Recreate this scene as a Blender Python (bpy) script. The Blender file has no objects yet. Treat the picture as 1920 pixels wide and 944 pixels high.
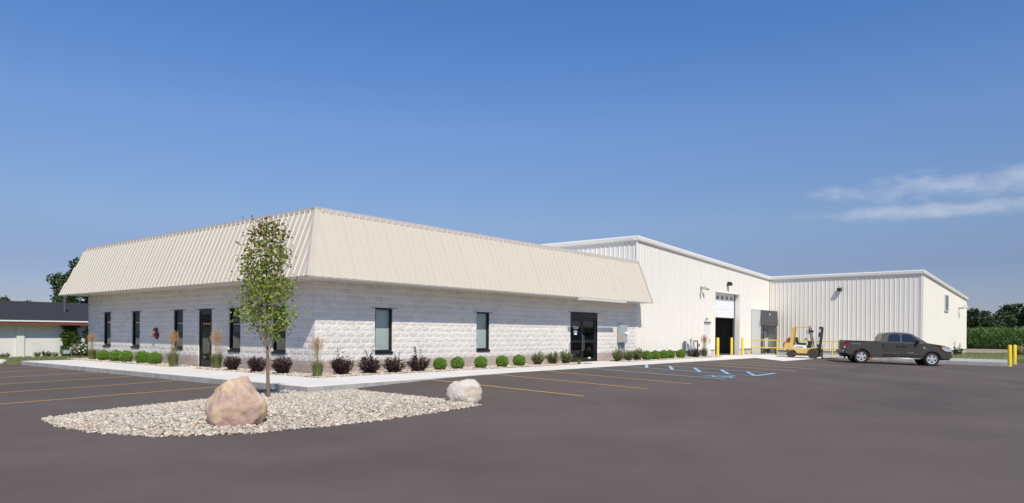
import bpy, math, random
import numpy as np
from mathutils import Vector, Matrix, noise as mnoise
random.seed(7); RNG = np.random.default_rng(7)
S = bpy.context.scene
COL = S.collection

# ------------------------------------------------------------------ camera
CAM = Vector((-13.721, -19.450, 1.3685)); FPX = 1329.45; PY = 625.77
YAW = 0.68576; ROLL = -0.0071
FW = Vector((math.cos(YAW), math.sin(YAW), 0)); RT0 = Vector((math.sin(YAW), -math.cos(YAW), 0)); UP0 = Vector((0, 0, 1))
RT = RT0*math.cos(ROLL) - UP0*math.sin(ROLL); UPV = UP0*math.cos(ROLL) + RT0*math.sin(ROLL)
cd = bpy.data.cameras.new('camera'); cam = bpy.data.objects.new('camera', cd); COL.objects.link(cam)
m = Matrix((RT, UPV, -FW)).transposed().to_4x4(); m.translation = CAM; cam.matrix_world = m
cd.sensor_width = 36; cd.sensor_fit = 'HORIZONTAL'; cd.lens = 36*FPX/1920
cd.shift_y = (PY - 472)/1920; cd.clip_end = 6000; cd.clip_start = 0.1
S.camera = cam
S.render.resolution_x = 1024; S.render.resolution_y = 503
S.render.engine = 'CYCLES'
S.cycles.max_bounces = 6; S.cycles.transparent_max_bounces = 8; S.cycles.caustics_reflective = False; S.cycles.caustics_refractive = False
S.view_settings.view_transform = 'Standard'; S.view_settings.look = 'None'; S.view_settings.gamma = 1
S.view_settings.use_curve_mapping = False
S.view_settings.exposure = 0.15

# ------------------------------------------------------------------ sun and sky
SUN = Vector((-0.585, -1.0, 1.31)).normalized()
sl = bpy.data.lights.new('sun', 'SUN'); sl.energy = 3.9; sl.angle = math.radians(0.53); sl.color = (1.0, 0.94, 0.825)
so = bpy.data.objects.new('sun', sl); COL.objects.link(so); so.rotation_euler = SUN.to_track_quat('Z', 'Y').to_euler(); so.location = (-20, -40, 60)
W = bpy.data.worlds.new('World'); S.world = W; W.use_nodes = True
nt = W.node_tree; nt.nodes.clear(); N = nt.nodes.new; L = nt.links.new
out = N('ShaderNodeOutputWorld'); bg = N('ShaderNodeBackground'); bg.inputs[1].default_value = 0.115
sky = N('ShaderNodeTexSky'); sky.sky_type = 'NISHITA'; sky.sun_disc = False
sky.sun_elevation = math.asin(SUN.z); sky.sun_rotation = math.atan2(SUN.x, SUN.y)
sky.altitude = 200; sky.air_density = 1.0; sky.dust_density = 0.3; sky.ozone_density = 4.0
hs = N('ShaderNodeHueSaturation'); hs.inputs['Saturation'].default_value = 1.05
L(sky.outputs[0], hs.inputs['Color'])
skycol = hs.outputs[0]
# thin broken clouds: patches of streaky cloud low over the horizon, all round
def mth(op, a, b=None, c=None, clamp=False, tree=None):
    n = (tree or nt).nodes.new('ShaderNodeMath'); n.operation = op; n.use_clamp = clamp
    for i, v in enumerate((a, b, c)):
        if v is None: continue
        if isinstance(v, (int, float)): n.inputs[i].default_value = v
        else: (tree or nt).links.new(v, n.inputs[i])
    return n.outputs[0]
def sstep(x, a, b):
    n = N('ShaderNodeMapRange'); n.interpolation_type = 'SMOOTHSTEP'; n.clamp = True
    L(x, n.inputs[0]); n.inputs[1].default_value = a; n.inputs[2].default_value = b
    return n.outputs[0]
tc = N('ShaderNodeTexCoord'); sp = N('ShaderNodeSeparateXYZ'); L(tc.outputs['Generated'], sp.inputs[0])
az = mth('ARCTAN2', sp.outputs[1], sp.outputs[0]); el = mth('ARCSINE', sp.outputs[2])
# summer haze: the air near the horizon is a duller blue than a clear-air model, the same all round
rmp = N('ShaderNodeValToRGB'); L(sstep(el, 0.0, math.radians(30)), rmp.inputs[0]); e_ = rmp.color_ramp.elements
e_[0].position = 0; e_[0].color = (.47, .455, .61, 1); e_[1].position = 1; e_[1].color = (.64, .87, 1.13, 1)
for p_, c_ in ((.075, (.52, .48, .60)), (.2, (.74, .68, .73)), (.535, (.86, .87, .99)), (.9, (.67, .88, 1.12))): e_.new(p_).color = (*c_, 1)
mulc = N('ShaderNodeMix'); mulc.data_type = 'RGBA'; mulc.blend_type = 'MULTIPLY'; mulc.inputs[0].default_value = 1.0
L(skycol, mulc.inputs[6]); L(rmp.outputs[0], mulc.inputs[7]); L(mulc.outputs[2], bg.inputs[0])
cb = N('ShaderNodeCombineXYZ'); L(mth('MULTIPLY', az, 1.0), cb.inputs[0]); L(mth('MULTIPLY', el, 2.2), cb.inputs[1]); cb.inputs[2].default_value = 0.37
def cnoise(scale, detail, rough, off):
    mp = N('ShaderNodeMapping'); mp.inputs['Location'].default_value = off; L(cb.outputs[0], mp.inputs[0])
    n = N('ShaderNodeTexNoise'); n.inputs['Scale'].default_value = scale; n.inputs['Detail'].default_value = detail
    n.inputs['Roughness'].default_value = rough; L(mp.outputs[0], n.inputs['Vector']); return n.outputs[0]
nA = cnoise(12.0, 10, 0.66, (0.0, 0.0, 0.0)); nB = cnoise(3.2, 3, 0.5, (3.1, 1.7, 0.0)); nC = cnoise(26, 6, .6, (1, 2, 0))
# two banks per patch, patches repeat around the sky
patch = mth('COSINE', mth('MULTIPLY', mth('SUBTRACT', az, math.radians(3.0)), 3.0))
pm_ = sstep(patch, 0.30, 0.96)
rightw = sstep(patch, 0.45, 1.0)
def bank(e0, w):
    d = mth('ABSOLUTE', mth('SUBTRACT', el, math.radians(e0)))
    return sstep(d, math.radians(w), 0.0)
b1 = mth('MULTIPLY', bank(10.3, 2.6), rightw); b2 = mth('MULTIPLY', bank(8.75, 1.5), mth('MULTIPLY', pm_, 0.92))
band = mth('MAXIMUM', b1, b2)
dens = mth('ADD', mth('ADD', mth('MULTIPLY', nA, 1.0), mth('MULTIPLY', nB, 0.5)), mth('MULTIPLY', band, 0.62))
dens = mth('ADD', dens, mth('MULTIPLY', nC, 0.14))
cl = mth('MULTIPLY', sstep(dens, 1.15, 1.52), sstep(band, 0.02, 0.4))
wisp = mth('MULTIPLY', sstep(cnoise(5.0, 10, .7, (7.2, 3.0, 0)), .60, .80), 0.16)
wisp = mth('MULTIPLY', wisp, mth('MULTIPLY', bank(23, 6), pm_))
fac = mth('MULTIPLY', mth('MAXIMUM', cl, wisp), 0.55, clamp=True)
bg2 = N('ShaderNodeBackground'); bg2.inputs[0].default_value = (0.70, 0.76, 0.86, 1); bg2.inputs[1].default_value = 0.80
mx = N('ShaderNodeMixShader'); L(fac, mx.inputs[0]); L(bg.outputs[0], mx.inputs[1]); L(bg2.outputs[0], mx.inputs[2]); L(mx.outputs[0], out.inputs[0])

# ------------------------------------------------------------------ pixel helpers (photo pixel -> direction -> hit on a known plane)
def ray(px, py): return FW + RT*((px - 960)/FPX) - UPV*((py - PY)/FPX)
def onX(px, py, x): d = ray(px, py); return CAM + d*((x - CAM.x)/d.x)
def onY(px, py, y): d = ray(px, py); return CAM + d*((y - CAM.y)/d.y)
def onZ(px, py, z): d = ray(px, py); return CAM + d*((z - CAM.z)/d.z)
def ss(a, b, x):
    t = min(1, max(0, (x - a)/(b - a))); return t*t*(3 - 2*t)
def hz(x, y):                                     # height of the asphalt, drained away from the buildings
    zR = -.02 - .031*max(0, -3.45 - y) - .12*ss(2.5, -3, x)*ss(-12, -4, y)
    lim = -.52 + .18*ss(24, 33, x)
    if zR < lim + .06: zR = lim + .06*math.exp((zR - lim - .06)/.06)
    zL = -.16 - .022*max(0, -3.15 - x); zL = max(zL, -.5)
    u = (x + 3.15) - (y + 3.45); s = max(1.0, .35*(max(0, -3.15 - x) + max(0, -3.45 - y))); w = ss(-s, s, u)
    return zL*(1 - w) + zR*w
def onG(px, py, off=0):
    d = ray(px, py); t = 2.
    while t < 300:
        P = CAM + d*t
        if P.z < hz(P.x, P.y) + off: break
        t += .04
    return P
def ppm(P): return FPX/((P - CAM).dot(FW))

# ------------------------------------------------------------------ materials
MATS = {}
def pm(name, col, rough=.6, metal=0., var=0., vscale=4., bump=0., bscale=60., island=0., obj=0., spec=.5, transl=0., col2=None, c2scale=1.5, c2lo=.45, c2hi=.62, coat=0., bdist=.01, fine=0., fscale=300., stretch=None):
    if name in MATS: return MATS[name]
    M = bpy.data.materials.new(name); M.use_nodes = True; t = M.node_tree; n = t.nodes; l = t.links
    b = n['Principled BSDF']; b.inputs['Roughness'].default_value = rough; b.inputs['Metallic'].default_value = metal
    b.inputs['Specular IOR Level'].default_value = spec; b.inputs['Coat Weight'].default_value = coat; b.inputs['Coat Roughness'].default_value = .05
    geo = n.new('ShaderNodeNewGeometry'); pos = geo.outputs['Position']
    if stretch:
        mp = n.new('ShaderNodeMapping'); mp.inputs['Scale'].default_value = stretch; l.new(pos, mp.inputs[0]); pos = mp.outputs[0]
    def nz(scale, detail=4, rg=.6):
        q = n.new('ShaderNodeTexNoise'); q.inputs['Scale'].default_value = scale; q.inputs['Detail'].default_value = detail; q.inputs['Roughness'].default_value = rg
        l.new(pos, q.inputs['Vector']); return q.outputs[0]
    rgb = n.new('ShaderNodeRGB'); rgb.outputs[0].default_value = (*col, 1); cur = rgb.outputs[0]
    if col2:
        mr = n.new('ShaderNodeMapRange'); mr.inputs[1].default_value = c2lo; mr.inputs[2].default_value = c2hi; l.new(nz(c2scale, 6), mr.inputs[0])
        mxx = n.new('ShaderNodeMix'); mxx.data_type = 'RGBA'; l.new(mr.outputs[0], mxx.inputs[0]); l.new(cur, mxx.inputs[6]); mxx.inputs[7].default_value = (*col2, 1); cur = mxx.outputs[2]
    k = None
    def addk(sock, amt):
        nonlocal k
        v = mth('MULTIPLY_ADD', sock, 2*amt, 1 - amt, tree=t)
        k = v if k is None else mth('MULTIPLY', k, v, tree=t)
    if var: addk(nz(vscale, 5), var*1.6)
    if fine: addk(nz(fscale, 2), fine)
    if island: addk(geo.outputs['Random Per Island'], island)
    if obj:
        oi = n.new('ShaderNodeObjectInfo'); addk(oi.outputs['Random'], obj)
    if k is not None:
        vm = n.new('ShaderNodeVectorMath'); vm.operation = 'SCALE'; l.new(cur, vm.inputs[0]); l.new(k, vm.inputs['Scale']); cur = vm.outputs[0]
    l.new(cur, b.inputs['Base Color'])
    if bump:
        bp = n.new('ShaderNodeBump'); bp.inputs['Strength'].default_value = bump; bp.inputs['Distance'].default_value = bdist
        l.new(nz(bscale, 4), bp.inputs['Height']); l.new(bp.outputs[0], b.inputs['Normal'])
    if transl:
        tr = n.new('ShaderNodeBsdfTranslucent'); l.new(cur, tr.inputs[0]); ms = n.new('ShaderNodeMixShader'); ms.inputs[0].default_value = transl
        l.new(b.outputs[0], ms.inputs[1]); l.new(tr.outputs[0], ms.inputs[2]); l.new(ms.outputs[0], n['Material Output'].inputs[0])
    MATS[name] = M; return M
def ramp_island(name, cols, rough=.7, bump=0., transl=0.):
    M = pm(name, cols[0], rough); t = M.node_tree; n = t.nodes; l = t.links
    geo = n.new('ShaderNodeNewGeometry'); r = n.new('ShaderNodeValToRGB'); l.new(geo.outputs['Random Per Island'], r.inputs[0])
    e = r.color_ramp.elements
    while len(e) < len(cols): e.new(.5)
    for i, c in enumerate(cols): e[i].position = i/(len(cols) - 1); e[i].color = (*c, 1)
    b = n['Principled BSDF']; l.new(r.outputs[0], b.inputs['Base Color'])
    if bump:
        q = n.new('ShaderNodeTexNoise'); q.inputs['Scale'].default_value = 120; l.new(geo.outputs['Position'], q.inputs['Vector'])
        bp = n.new('ShaderNodeBump'); bp.inputs['Strength'].default_value = bump; bp.inputs['Distance'].default_value = .004; l.new(q.outputs[0], bp.inputs['Height']); l.new(bp.outputs[0], b.inputs['Normal'])
    if transl:
        tr = n.new('ShaderNodeBsdfTranslucent'); l.new(r.outputs[0], tr.inputs[0]); ms = n.new('ShaderNodeMixShader'); ms.inputs[0].default_value = transl
        l.new(b.outputs[0], ms.inputs[1]); l.new(tr.outputs[0], ms.inputs[2]); l.new(ms.outputs[0], n['Material Output'].inputs[0])
    return M
def glass_mat(name, tint, refl_rough=0.0, ior=1.5):
    M = bpy.data.materials.new(name); M.use_nodes = True; t = M.node_tree; n = t.nodes; l = t.links; n.remove(n['Principled BSDF'])
    tr = n.new('ShaderNodeBsdfTransparent'); tr.inputs[0].default_value = (*tint, 1); g = n.new('ShaderNodeBsdfGlossy'); g.inputs['Roughness'].default_value = refl_rough
    lw = n.new('ShaderNodeLayerWeight'); lw.inputs[0].default_value = .5; f0 = ((ior-1)/(ior+1))**2*1.8; ms = n.new('ShaderNodeMixShader')
    l.new(mth('MULTIPLY_ADD', mth('POWER', lw.outputs['Facing'], 4.0, tree=t), 1-f0, f0, tree=t), ms.inputs[0]); l.new(tr.outputs[0], ms.inputs[1]); l.new(g.outputs[0], ms.inputs[2]); l.new(ms.outputs[0], n['Material Output'].inputs[0])
    MATS[name] = M; return M

# ------------------------------------------------------------------ mesh helpers
class MB:
    def __init__(s): s.v = []; s.f = []
    def add(s, vs, fs):
        o = len(s.v); s.v += [tuple(p) for p in vs]; s.f += [tuple(i + o for i in f) for f in fs]; return s
    def box(s, x0, x1, y0, y1, z0, z1):
        x0, x1 = sorted((x0, x1)); y0, y1 = sorted((y0, y1)); z0, z1 = sorted((z0, z1))
        return s.add([(x0,y0,z0),(x1,y0,z0),(x1,y1,z0),(x0,y1,z0),(x0,y0,z1),(x1,y0,z1),(x1,y1,z1),(x0,y1,z1)],
                     [(0,3,2,1),(4,5,6,7),(0,1,5,4),(1,2,6,5),(2,3,7,6),(3,0,4,7)])
    def poly(s, pts): return s.add(pts, [tuple(range(len(pts)))])
    def prism(s, pts, vec):                      # polygon swept along vec
        n = len(pts); v = Vector(vec); a = [Vector(p) for p in pts]
        return s.add(a + [p + v for p in a], [tuple(range(n))[::-1], tuple(range(n, 2*n))] + [(i, (i+1) % n, n + (i+1) % n, n + i) for i in range(n)])
    def bar(s, a, b, w, h=None, up=(0, 0, 1)):   # rectangular bar between two points
        a = Vector(a); b = Vector(b); h = h or w; d = (b - a).normalized(); u = Vector(up)
        if abs(d.dot(u)) > .98: u = Vector((1, 0, 0))
        r = d.cross(u).normalized(); u = r.cross(d)
        q = [a + r*sx*w/2 + u*sz*h/2 for sx, sz in ((-1,-1),(1,-1),(1,1),(-1,1))]
        return s.prism(q, b - a)
    def tube(s, pts, r, n=8, cap=True):
        pts = [Vector(p) for p in pts]; k = len(pts); rs = r if isinstance(r, (list, tuple)) else [r]*k
        o = len(s.v); last = None
        for i, p in enumerate(pts):
            d = (pts[min(i+1, k-1)] - pts[max(i-1, 0)]).normalized()
            if last is None: u = d.orthogonal().normalized()
            else: u = (last - d*last.dot(d)).normalized()
            last = u; w = d.cross(u)
            for j in range(n):
                a = 2*math.pi*j/n; s.v.append(tuple(p + (u*math.cos(a) + w*math.sin(a))*rs[i]))
        for i in range(k-1):
            for j in range(n): s.f.append((o+i*n+j, o+i*n+(j+1) % n, o+(i+1)*n+(j+1) % n, o+(i+1)*n+j))
        if cap: s.f.append(tuple(o + j for j in range(n))[::-1]); s.f.append(tuple(o+(k-1)*n+j for j in range(n)))
        return s
    def lathe(s, prof, c, axis='z', n=24, cap=True):       # prof: (radius, along)
        c = Vector(c); o = len(s.v); A = {'x': (Vector((0,1,0)), Vector((0,0,1)), Vector((1,0,0))), 'y': (Vector((0,0,1)), Vector((1,0,0)), Vector((0,1,0))), 'z': (Vector((1,0,0)), Vector((0,1,0)), Vector((0,0,1)))}[axis]
        for r, h in prof:
            for j in range(n):
                a = 2*math.pi*j/n; s.v.append(tuple(c + (A[0]*math.cos(a) + A[1]*math.sin(a))*r + A[2]*h))
        for i in range(len(prof)-1):
            for j in range(n): s.f.append((o+i*n+j, o+i*n+(j+1) % n, o+(i+1)*n+(j+1) % n, o+(i+1)*n+j))
        if cap: s.f.append(tuple(o+j for j in range(n))[::-1]); s.f.append(tuple(o+(len(prof)-1)*n+j for j in range(n)))
        return s
    def mesh(s, name, mat, smooth=False):
        me = bpy.data.meshes.new(name); me.from_pydata(s.v, [], s.f); me.update()
        if mat: me.materials.append(mat)
        if smooth:
            me.polygons.foreach_set('use_smooth', [True]*len(me.polygons))
            me.set_sharp_from_angle(angle=math.radians(40))
        return me
def obj(name, me, parent=None, local=False, bevel=0., seg=2, loc=None):
    if isinstance(me, bpy.types.Mesh): pass
    o = bpy.data.objects.new(name, me); COL.objects.link(o)
    if loc is not None: o.location = loc
    if parent:
        o.parent = parent
        if not local: o.matrix_parent_inverse = Matrix.Translation(-Vector(BASE.get(parent.name, parent.location)))
    if bevel:
        bm = o.modifiers.new('Bevel', 'BEVEL'); bm.width = bevel; bm.segments = seg; bm.limit_method = 'ANGLE'; bm.angle_limit = math.radians(35)
    return o
BASE = {}
def build(mb, name, mat, parent=None, local=False, smooth=False, bevel=0., seg=2, **tags):
    o = obj(name, mb.mesh(name, mat, smooth or bevel > 0), parent, local, bevel, seg); tag(o, **tags); return o
def tag(o, label=None, cat=None, group=None, kind=None):
    if label: o['label'] = label
    if cat: o['category'] = cat
    if group: o['group'] = group
    if kind: o['kind'] = kind
    return o
def thing(name, label, cat, loc=(0, 0, 0), rot=(0, 0, 0), group=None):
    o = bpy.data.objects.new(name, None); COL.objects.link(o); o.location = loc; o.rotation_euler = rot; o.empty_display_size = .2
    BASE[o.name] = Vector(loc); tag(o, label, cat, group); return o
def np_mesh(name, V, F, mat, smooth=False):
    V = np.asarray(V, np.float32).reshape(-1, 3); F = np.asarray(F, np.int32); k = F.shape[1]
    me = bpy.data.meshes.new(name); me.vertices.add(len(V)); me.vertices.foreach_set('co', V.ravel())
    me.loops.add(F.size); me.loops.foreach_set('vertex_index', F.ravel())
    me.polygons.add(len(F)); me.polygons.foreach_set('loop_start', np.arange(0, F.size, k, dtype=np.int32)); me.polygons.foreach_set('loop_total', np.full(len(F), k, np.int32))
    me.update(calc_edges=True); me.validate(); me.materials.append(mat)
    if smooth: me.polygons.foreach_set('use_smooth', np.ones(len(F), bool))
    return me
def rvec(n, rng=None):
    v = (rng or RNG).normal(size=(n, 3)); return v/np.linalg.norm(v, axis=1, keepdims=True)
def leaf_arrays(P, D, size, aspect=.5, flat=None):    # one pointed leaf (diamond, folded along its mid-rib) per point
    n = len(P); D = D/np.linalg.norm(D, axis=1, keepdims=True); R = rvec(n) if flat is None else flat
    Sd = np.cross(D, R); Sd /= (np.linalg.norm(Sd, axis=1, keepdims=True) + 1e-9); Nn = np.cross(Sd, D)
    size = np.asarray(size).reshape(-1, 1)*np.ones((n, 1)); w = size*aspect/2
    V = np.stack([P, P + D*size*.45 + Sd*w + Nn*w*.35, P + D*size, P + D*size*.45 - Sd*w + Nn*w*.35], 1).reshape(-1, 3)
    F = np.arange(4*n).reshape(n, 4); return V, F
def merge(parts):
    Vs, Fs, o = [], [], 0
    for V, F in parts: Vs.append(V); Fs.append(F + o); o += len(V)
    return np.concatenate(Vs), np.concatenate(Fs)
def text_mesh(s, size, mat, ext=.002, align='LEFT'):
    cu = bpy.data.curves.new('letters', 'FONT'); cu.body = s; cu.size = size; cu.extrude = ext; cu.align_x = align; cu.resolution_u = 2
    o = bpy.data.objects.new('letters', cu); COL.objects.link(o); dg = bpy.context.evaluated_depsgraph_get()
    me = bpy.data.meshes.new_from_object(o.evaluated_get(dg)); bpy.data.objects.remove(o); me.materials.clear(); me.materials.append(mat); return me

# ------------------------------------------------------------------ palette
ASPH = pm('asphalt', (.124, .097, .080), .86, var=.22, vscale=.30, fine=.25, fscale=140, bump=.35, bscale=160, bdist=.006, col2=(.104, .082, .069), c2scale=.16, c2lo=.44, c2hi=.6, spec=.35)
YLINE = pm('yellow_line_paint', (.62, .36, .085), .75, var=.22, vscale=7, col2=(.33, .22, .10), c2scale=14, c2lo=.55, c2hi=.75)
FLINE = pm('faded_line_paint', (.64, .46, .27), .8, var=.2, vscale=7, col2=(.34, .25, .18), c2scale=11, c2lo=.5, c2hi=.75)
BLINE = pm('blue_line_paint', (.32, .56, .74), .75, var=.15, vscale=6, col2=(.2, .28, .34), c2scale=12, c2lo=.55, c2hi=.8)
BFADE = pm('faded_blue_paint', (.28, .42, .50), .8, var=.15, vscale=6, col2=(.18, .21, .23), c2scale=9, c2lo=.5, c2hi=.8)
CONC = pm('concrete', (.76, .715, .64), .85, var=.07, vscale=1.2, fine=.06, fscale=60, bump=.15, bscale=80, col2=(.69, .65, .58), c2scale=.6)
CONC2 = pm('kerb_concrete', (.46, .445, .41), .88, var=.12, vscale=3, bump=.3, bscale=50, col2=(.36, .35, .32), c2scale=2.5)
FOUND = pm('foundation_concrete', (.52, .50, .46), .88, var=.1, vscale=2, bump=.2, bscale=40)
BLOCK = pm('split_face_block', (.685, .65, .60), .9, var=.08, vscale=9, fine=.10, fscale=70, bump=.35, bscale=34, bdist=.012, island=.06, obj=.07)
PINK = pm('pink_base_block', (.44, .35, .31), .9, var=.09, vscale=6, fine=.12, fscale=90, bump=.35, bscale=60, island=.05, obj=.07)
MORT = pm('mortar', (.93, .89, .81), .95, var=.06, bump=.2, bscale=90)
TAN = pm('tan_roof_metal', (.61, .545, .44), .42, var=.025, vscale=.8, spec=.45)
TANT = pm('tan_trim_metal', (.54, .49, .43), .45)
WHITE = pm('white_wall_metal', (.80, .76, .68), .45, var=.02, vscale=.5, spec=.4)
WTRIM = pm('white_trim_metal', (.83, .80, .735), .4)
SOFF = pm('soffit', (.70, .68, .64), .7)
BLACK = pm('black_frame', (.012, .012, .013), .35)
INSHADE = pm('interior_shade', (.11, .10, .095), .9)
INWALL = pm('interior_wall', (.35, .35, .34), .9)
BLIND = pm('window_blind', (.62, .66, .64), .8)
DBLIND = pm('dark_blind', (.30, .36, .40), .8)
GLASS = glass_mat('window_glass', (.80, .86, .85)); DGLASS = glass_mat('dark_glass', (.48, .55, .60), 0, 1.75); TGLASS = glass_mat('tinted_glass', (.10, .11, .12), 0, 1.7)
YEL = pm('safety_yellow', (.86, .62, .02), .45, var=.05)
GALV = pm('grey_metal_box', (.42, .46, .48), .45, metal=.2)
STEEL = pm('grey_steel_pipe', (.20, .23, .25), .5, metal=.3)
DARKM = pm('dark_metal', (.03, .03, .032), .5)
CHROME = pm('chrome', (.72, .72, .72), .32, metal=.55)
RUBBER = pm('tyre_rubber', (.022, .021, .021), .85, bump=.2, bscale=90)
REDP = pm('red_paint', (.55, .02, .03), .35)
WPLAS = pm('white_plate', (.85, .85, .85), .5)
BARK = pm('young_bark', (.22, .155, .10), .9, bump=.5, bscale=70, var=.2, vscale=12)
DBARK = pm('dark_bark', (.07, .05, .04), .9, var=.2)
TREELEAF = ramp_island('sapling_leaf', [(.17, .25, .024), (.29, .39, .045), (.42, .50, .07), (.20, .30, .034), (.40, .35, .09)], .42, transl=.38)
REDLEAF = ramp_island('young_red_leaf', [(.22, .10, .05), (.30, .14, .06), (.16, .13, .03), (.25, .18, .06)], .5, transl=.28)
BOXL = ramp_island('boxwood_leaf', [(.10, .21, .014), (.17, .32, .025), (.25, .42, .045), (.12, .25, .02)], .5, transl=.25)
PURL = ramp_island('purple_leaf', [(.028, .012, .015), (.055, .022, .026), (.085, .035, .038), (.04, .026, .016)], .45, transl=.12)
ROSL = ramp_island('rose_leaf', [(.09, .15, .04), (.15, .22, .06), (.21, .27, .09), (.24, .14, .09)], .5, transl=.25)
GRSG = ramp_island('reed_blade', [(.10, .17, .03), (.17, .22, .06), (.26, .25, .10), (.12, .20, .04)], .6, transl=.3)
PLUM = ramp_island('reed_plume', [(.48, .27, .11), (.60, .36, .16), (.55, .40, .22)], .8, transl=.25)
STRAW = ramp_island('straw', [(.42, .34, .18), (.55, .45, .27), (.30, .28, .12)], .8, transl=.2)
FARL = ramp_island('oak_leaf', [(.018, .045, .010), (.032, .070, .014), (.05, .10, .02), (.07, .12, .025)], .55, transl=.2)
WOODL = ramp_island('wood_leaf', [(.022, .045, .016), (.034, .064, .022), (.05, .085, .028), (.07, .10, .03)], .7, transl=.1)
IVYL = ramp_island('ivy_leaf', [(.04, .09, .012), (.07, .13, .02), (.11, .17, .03), (.03, .07, .01)], .5, transl=.2)
CORNL = ramp_island('corn_leaf', [(.05, .12, .018), (.10, .20, .03), (.06, .14, .02), (.17, .27, .07)], .5, transl=.25)
LAWNB = ramp_island('lawn_blade', [(.09, .14, .03), (.15, .20, .05), (.24, .24, .09), (.12, .17, .03)], .7, transl=.2)
STONE = ramp_island('pebble', [(.53, .46, .36), (.64, .57, .47), (.29, .28, .26), (.53, .39, .25), (.78, .71, .60), (.41, .36, .30), (.46, .33, .22), (.61, .54, .43), (.34, .31, .27)], .85, bump=.3)
SBASE = pm('pebble_base', (.30, .27, .235), .95, var=.25, vscale=14, bump=.8, bscale=40, bdist=.02)
WROCK = ramp_island('pale_rock', [(.62, .60, .57), (.5, .48, .46), (.7, .68, .64)], .9, bump=.5)
PICK = pm('pickup_paint', (.050, .045, .041), .55, metal=.0, coat=.7, spec=.3)
PLAST = pm('black_plastic', (.018, .018, .018), .55)
LIFTY = pm('forklift_yellow', (.70, .46, .12), .5, var=.18, vscale=5, col2=(.36, .21, .07), c2scale=6, c2lo=.56, c2hi=.75)
GREASE = pm('greasy_dark_metal', (.05, .043, .038), .6, var=.25, vscale=8)
ORANGE = pm('orange_lens', (.9, .22, .01), .3)
WOODP = pm('pallet_wood', (.50, .27, .09), .8, var=.25, vscale=9)
SHING = pm('dark_shingles', (.030, .030, .034), .9, var=.25, vscale=3, stretch=(1, 6, 6), bump=.4, bscale=9, fine=.3, fscale=14)
PAINTW = pm('painted_block_wall', (.72, .70, .645), .85, var=.05, vscale=1.5, col2=(.60, .58, .53), c2scale=.9, c2lo=.52, c2hi=.75, bump=.15, bscale=20)
CURT = pm('dock_curtain', (.085, .085, .088), .75, var=.15, vscale=3, stretch=(6, 1, .3))
PADW = pm('shelter_side', (.66, .66, .645), .6, var=.03)
GREEN = pm('green_sign', (.08, .42, .06), .5)

# ================================================================== GROUND AND PAVING
GRASS = pm('grass_ground', (.14, .165, .05), .95, var=.25, vscale=.8, fine=.3, fscale=12, col2=(.27, .235, .12), c2scale=.25, c2lo=.45, c2hi=.68, bump=.6, bscale=30, bdist=.03)
DIRT = pm('dirt', (.36, .28, .18), .95, var=.2, vscale=1.2, fine=.2, fscale=10, col2=(.24, .22, .10), c2scale=.5, c2lo=.5, c2hi=.66, bump=.5, bscale=12, bdist=.05)
LOT_X0, LOT_X1, LOT_Y1 = -70., 41.6, 18.3
def in_lot(x, y): return LOT_X0 < x < (LOT_X1 if y > -15.5 else 44.5) and -90 < y < LOT_Y1
def gz(x, y):
    if in_lot(x, y): return hz(x, y) - .10
    if y >= LOT_Y1 and x < 41: return -.14 - .0165*min(max(y - 18.3, 0), 18)
    return -.10 - .10*ss(44, 95, x)
def axis(vals): return sorted(set(vals))
gx = axis([-3000, -1500, -700, -350, -180, -100] + [LOT_X0 - .01, LOT_X0 + .01] + list(range(-64, 41, 6)) + [41.59, 41.61, 44.49, 44.51] + list(range(46, 130, 6)) + [160, 220, 320, 500, 900, 1800, 3000])
gy = axis([-3000, -1500, -700, -350, -180, -120, -90.01, -89.99] + list(range(-84, -16, 6)) + [-15.51, -15.49] + list(range(-14, 18, 4)) + [18.29, 18.31] + list(range(20, 60, 4)) + [70, 100, 160, 300, 600, 1500, 3000])
V = [(x, y, gz(x, y)) for y in gy for x in gx]; nx = len(gx)
F = [(j*nx+i, j*nx+i+1, (j+1)*nx+i+1, (j+1)*nx+i) for j in range(len(gy)-1) for i in range(nx-1)]
mb = MB(); mb.v = V; mb.f = F
build(mb, 'ground', GRASS, smooth=True, label='dry green grassy ground around the lot and buildings', cat='ground', kind='structure')
lx = axis([LOT_X0] + [-60 + 2*i for i in range(51)] + [LOT_X1, 44.5]); ly = axis([-90, -80, -70, -60, -50] + [-42 + 1.5*i for i in range(40)] + [-15.5, LOT_Y1])
V = [(x, y, hz(x, y)) for y in ly for x in lx]; nx = len(lx); F = []
for j in range(len(ly)-1):
    for i in range(nx-1):
        if in_lot((lx[i]+lx[i+1])/2, (ly[j]+ly[j+1])/2): F.append((j*nx+i, j*nx+i+1, (j+1)*nx+i+1, (j+1)*nx+i))
mb = MB(); mb.v = V; mb.f = F
lot = build(mb, 'parking_lot', ASPH, smooth=True, label='dark grey asphalt parking lot around the building', cat='parking lot', kind='structure')
def strip(a, b, w, mat, name, parent=lot, off=.006, seg=.5):
    a = Vector((a[0], a[1])); b = Vector((b[0], b[1])); d = b - a; n = max(2, int(d.length/seg)); r = Vector((-d.y, d.x)).normalized()*w/2; mb = MB(); row = []
    for i in range(n+1):
        p = a + d*i/n; jit = random.uniform(.94, 1.06); l_, r_ = p + r*jit, p - r*jit
        mb.v += [(l_.x, l_.y, hz(l_.x, l_.y) + off), (r_.x, r_.y, hz(r_.x, r_.y) + off)]
        if i: mb.f.append((2*i-2, 2*i-1, 2*i+1, 2*i))
    return build(mb, name, mat, parent)
for y in (17.4, 14.75, 11.92, 8.72, 5.52, 2.43, -.71): strip((-3.3, y), (-9.1, y), .105, YLINE, 'parking_line')
for i, x in enumerate((1.34, 4.62, 7.51)): strip((x, -3.95 if i == 0 else -3.65), (x, -9.5), .11, YLINE, 'parking_line')
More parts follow.
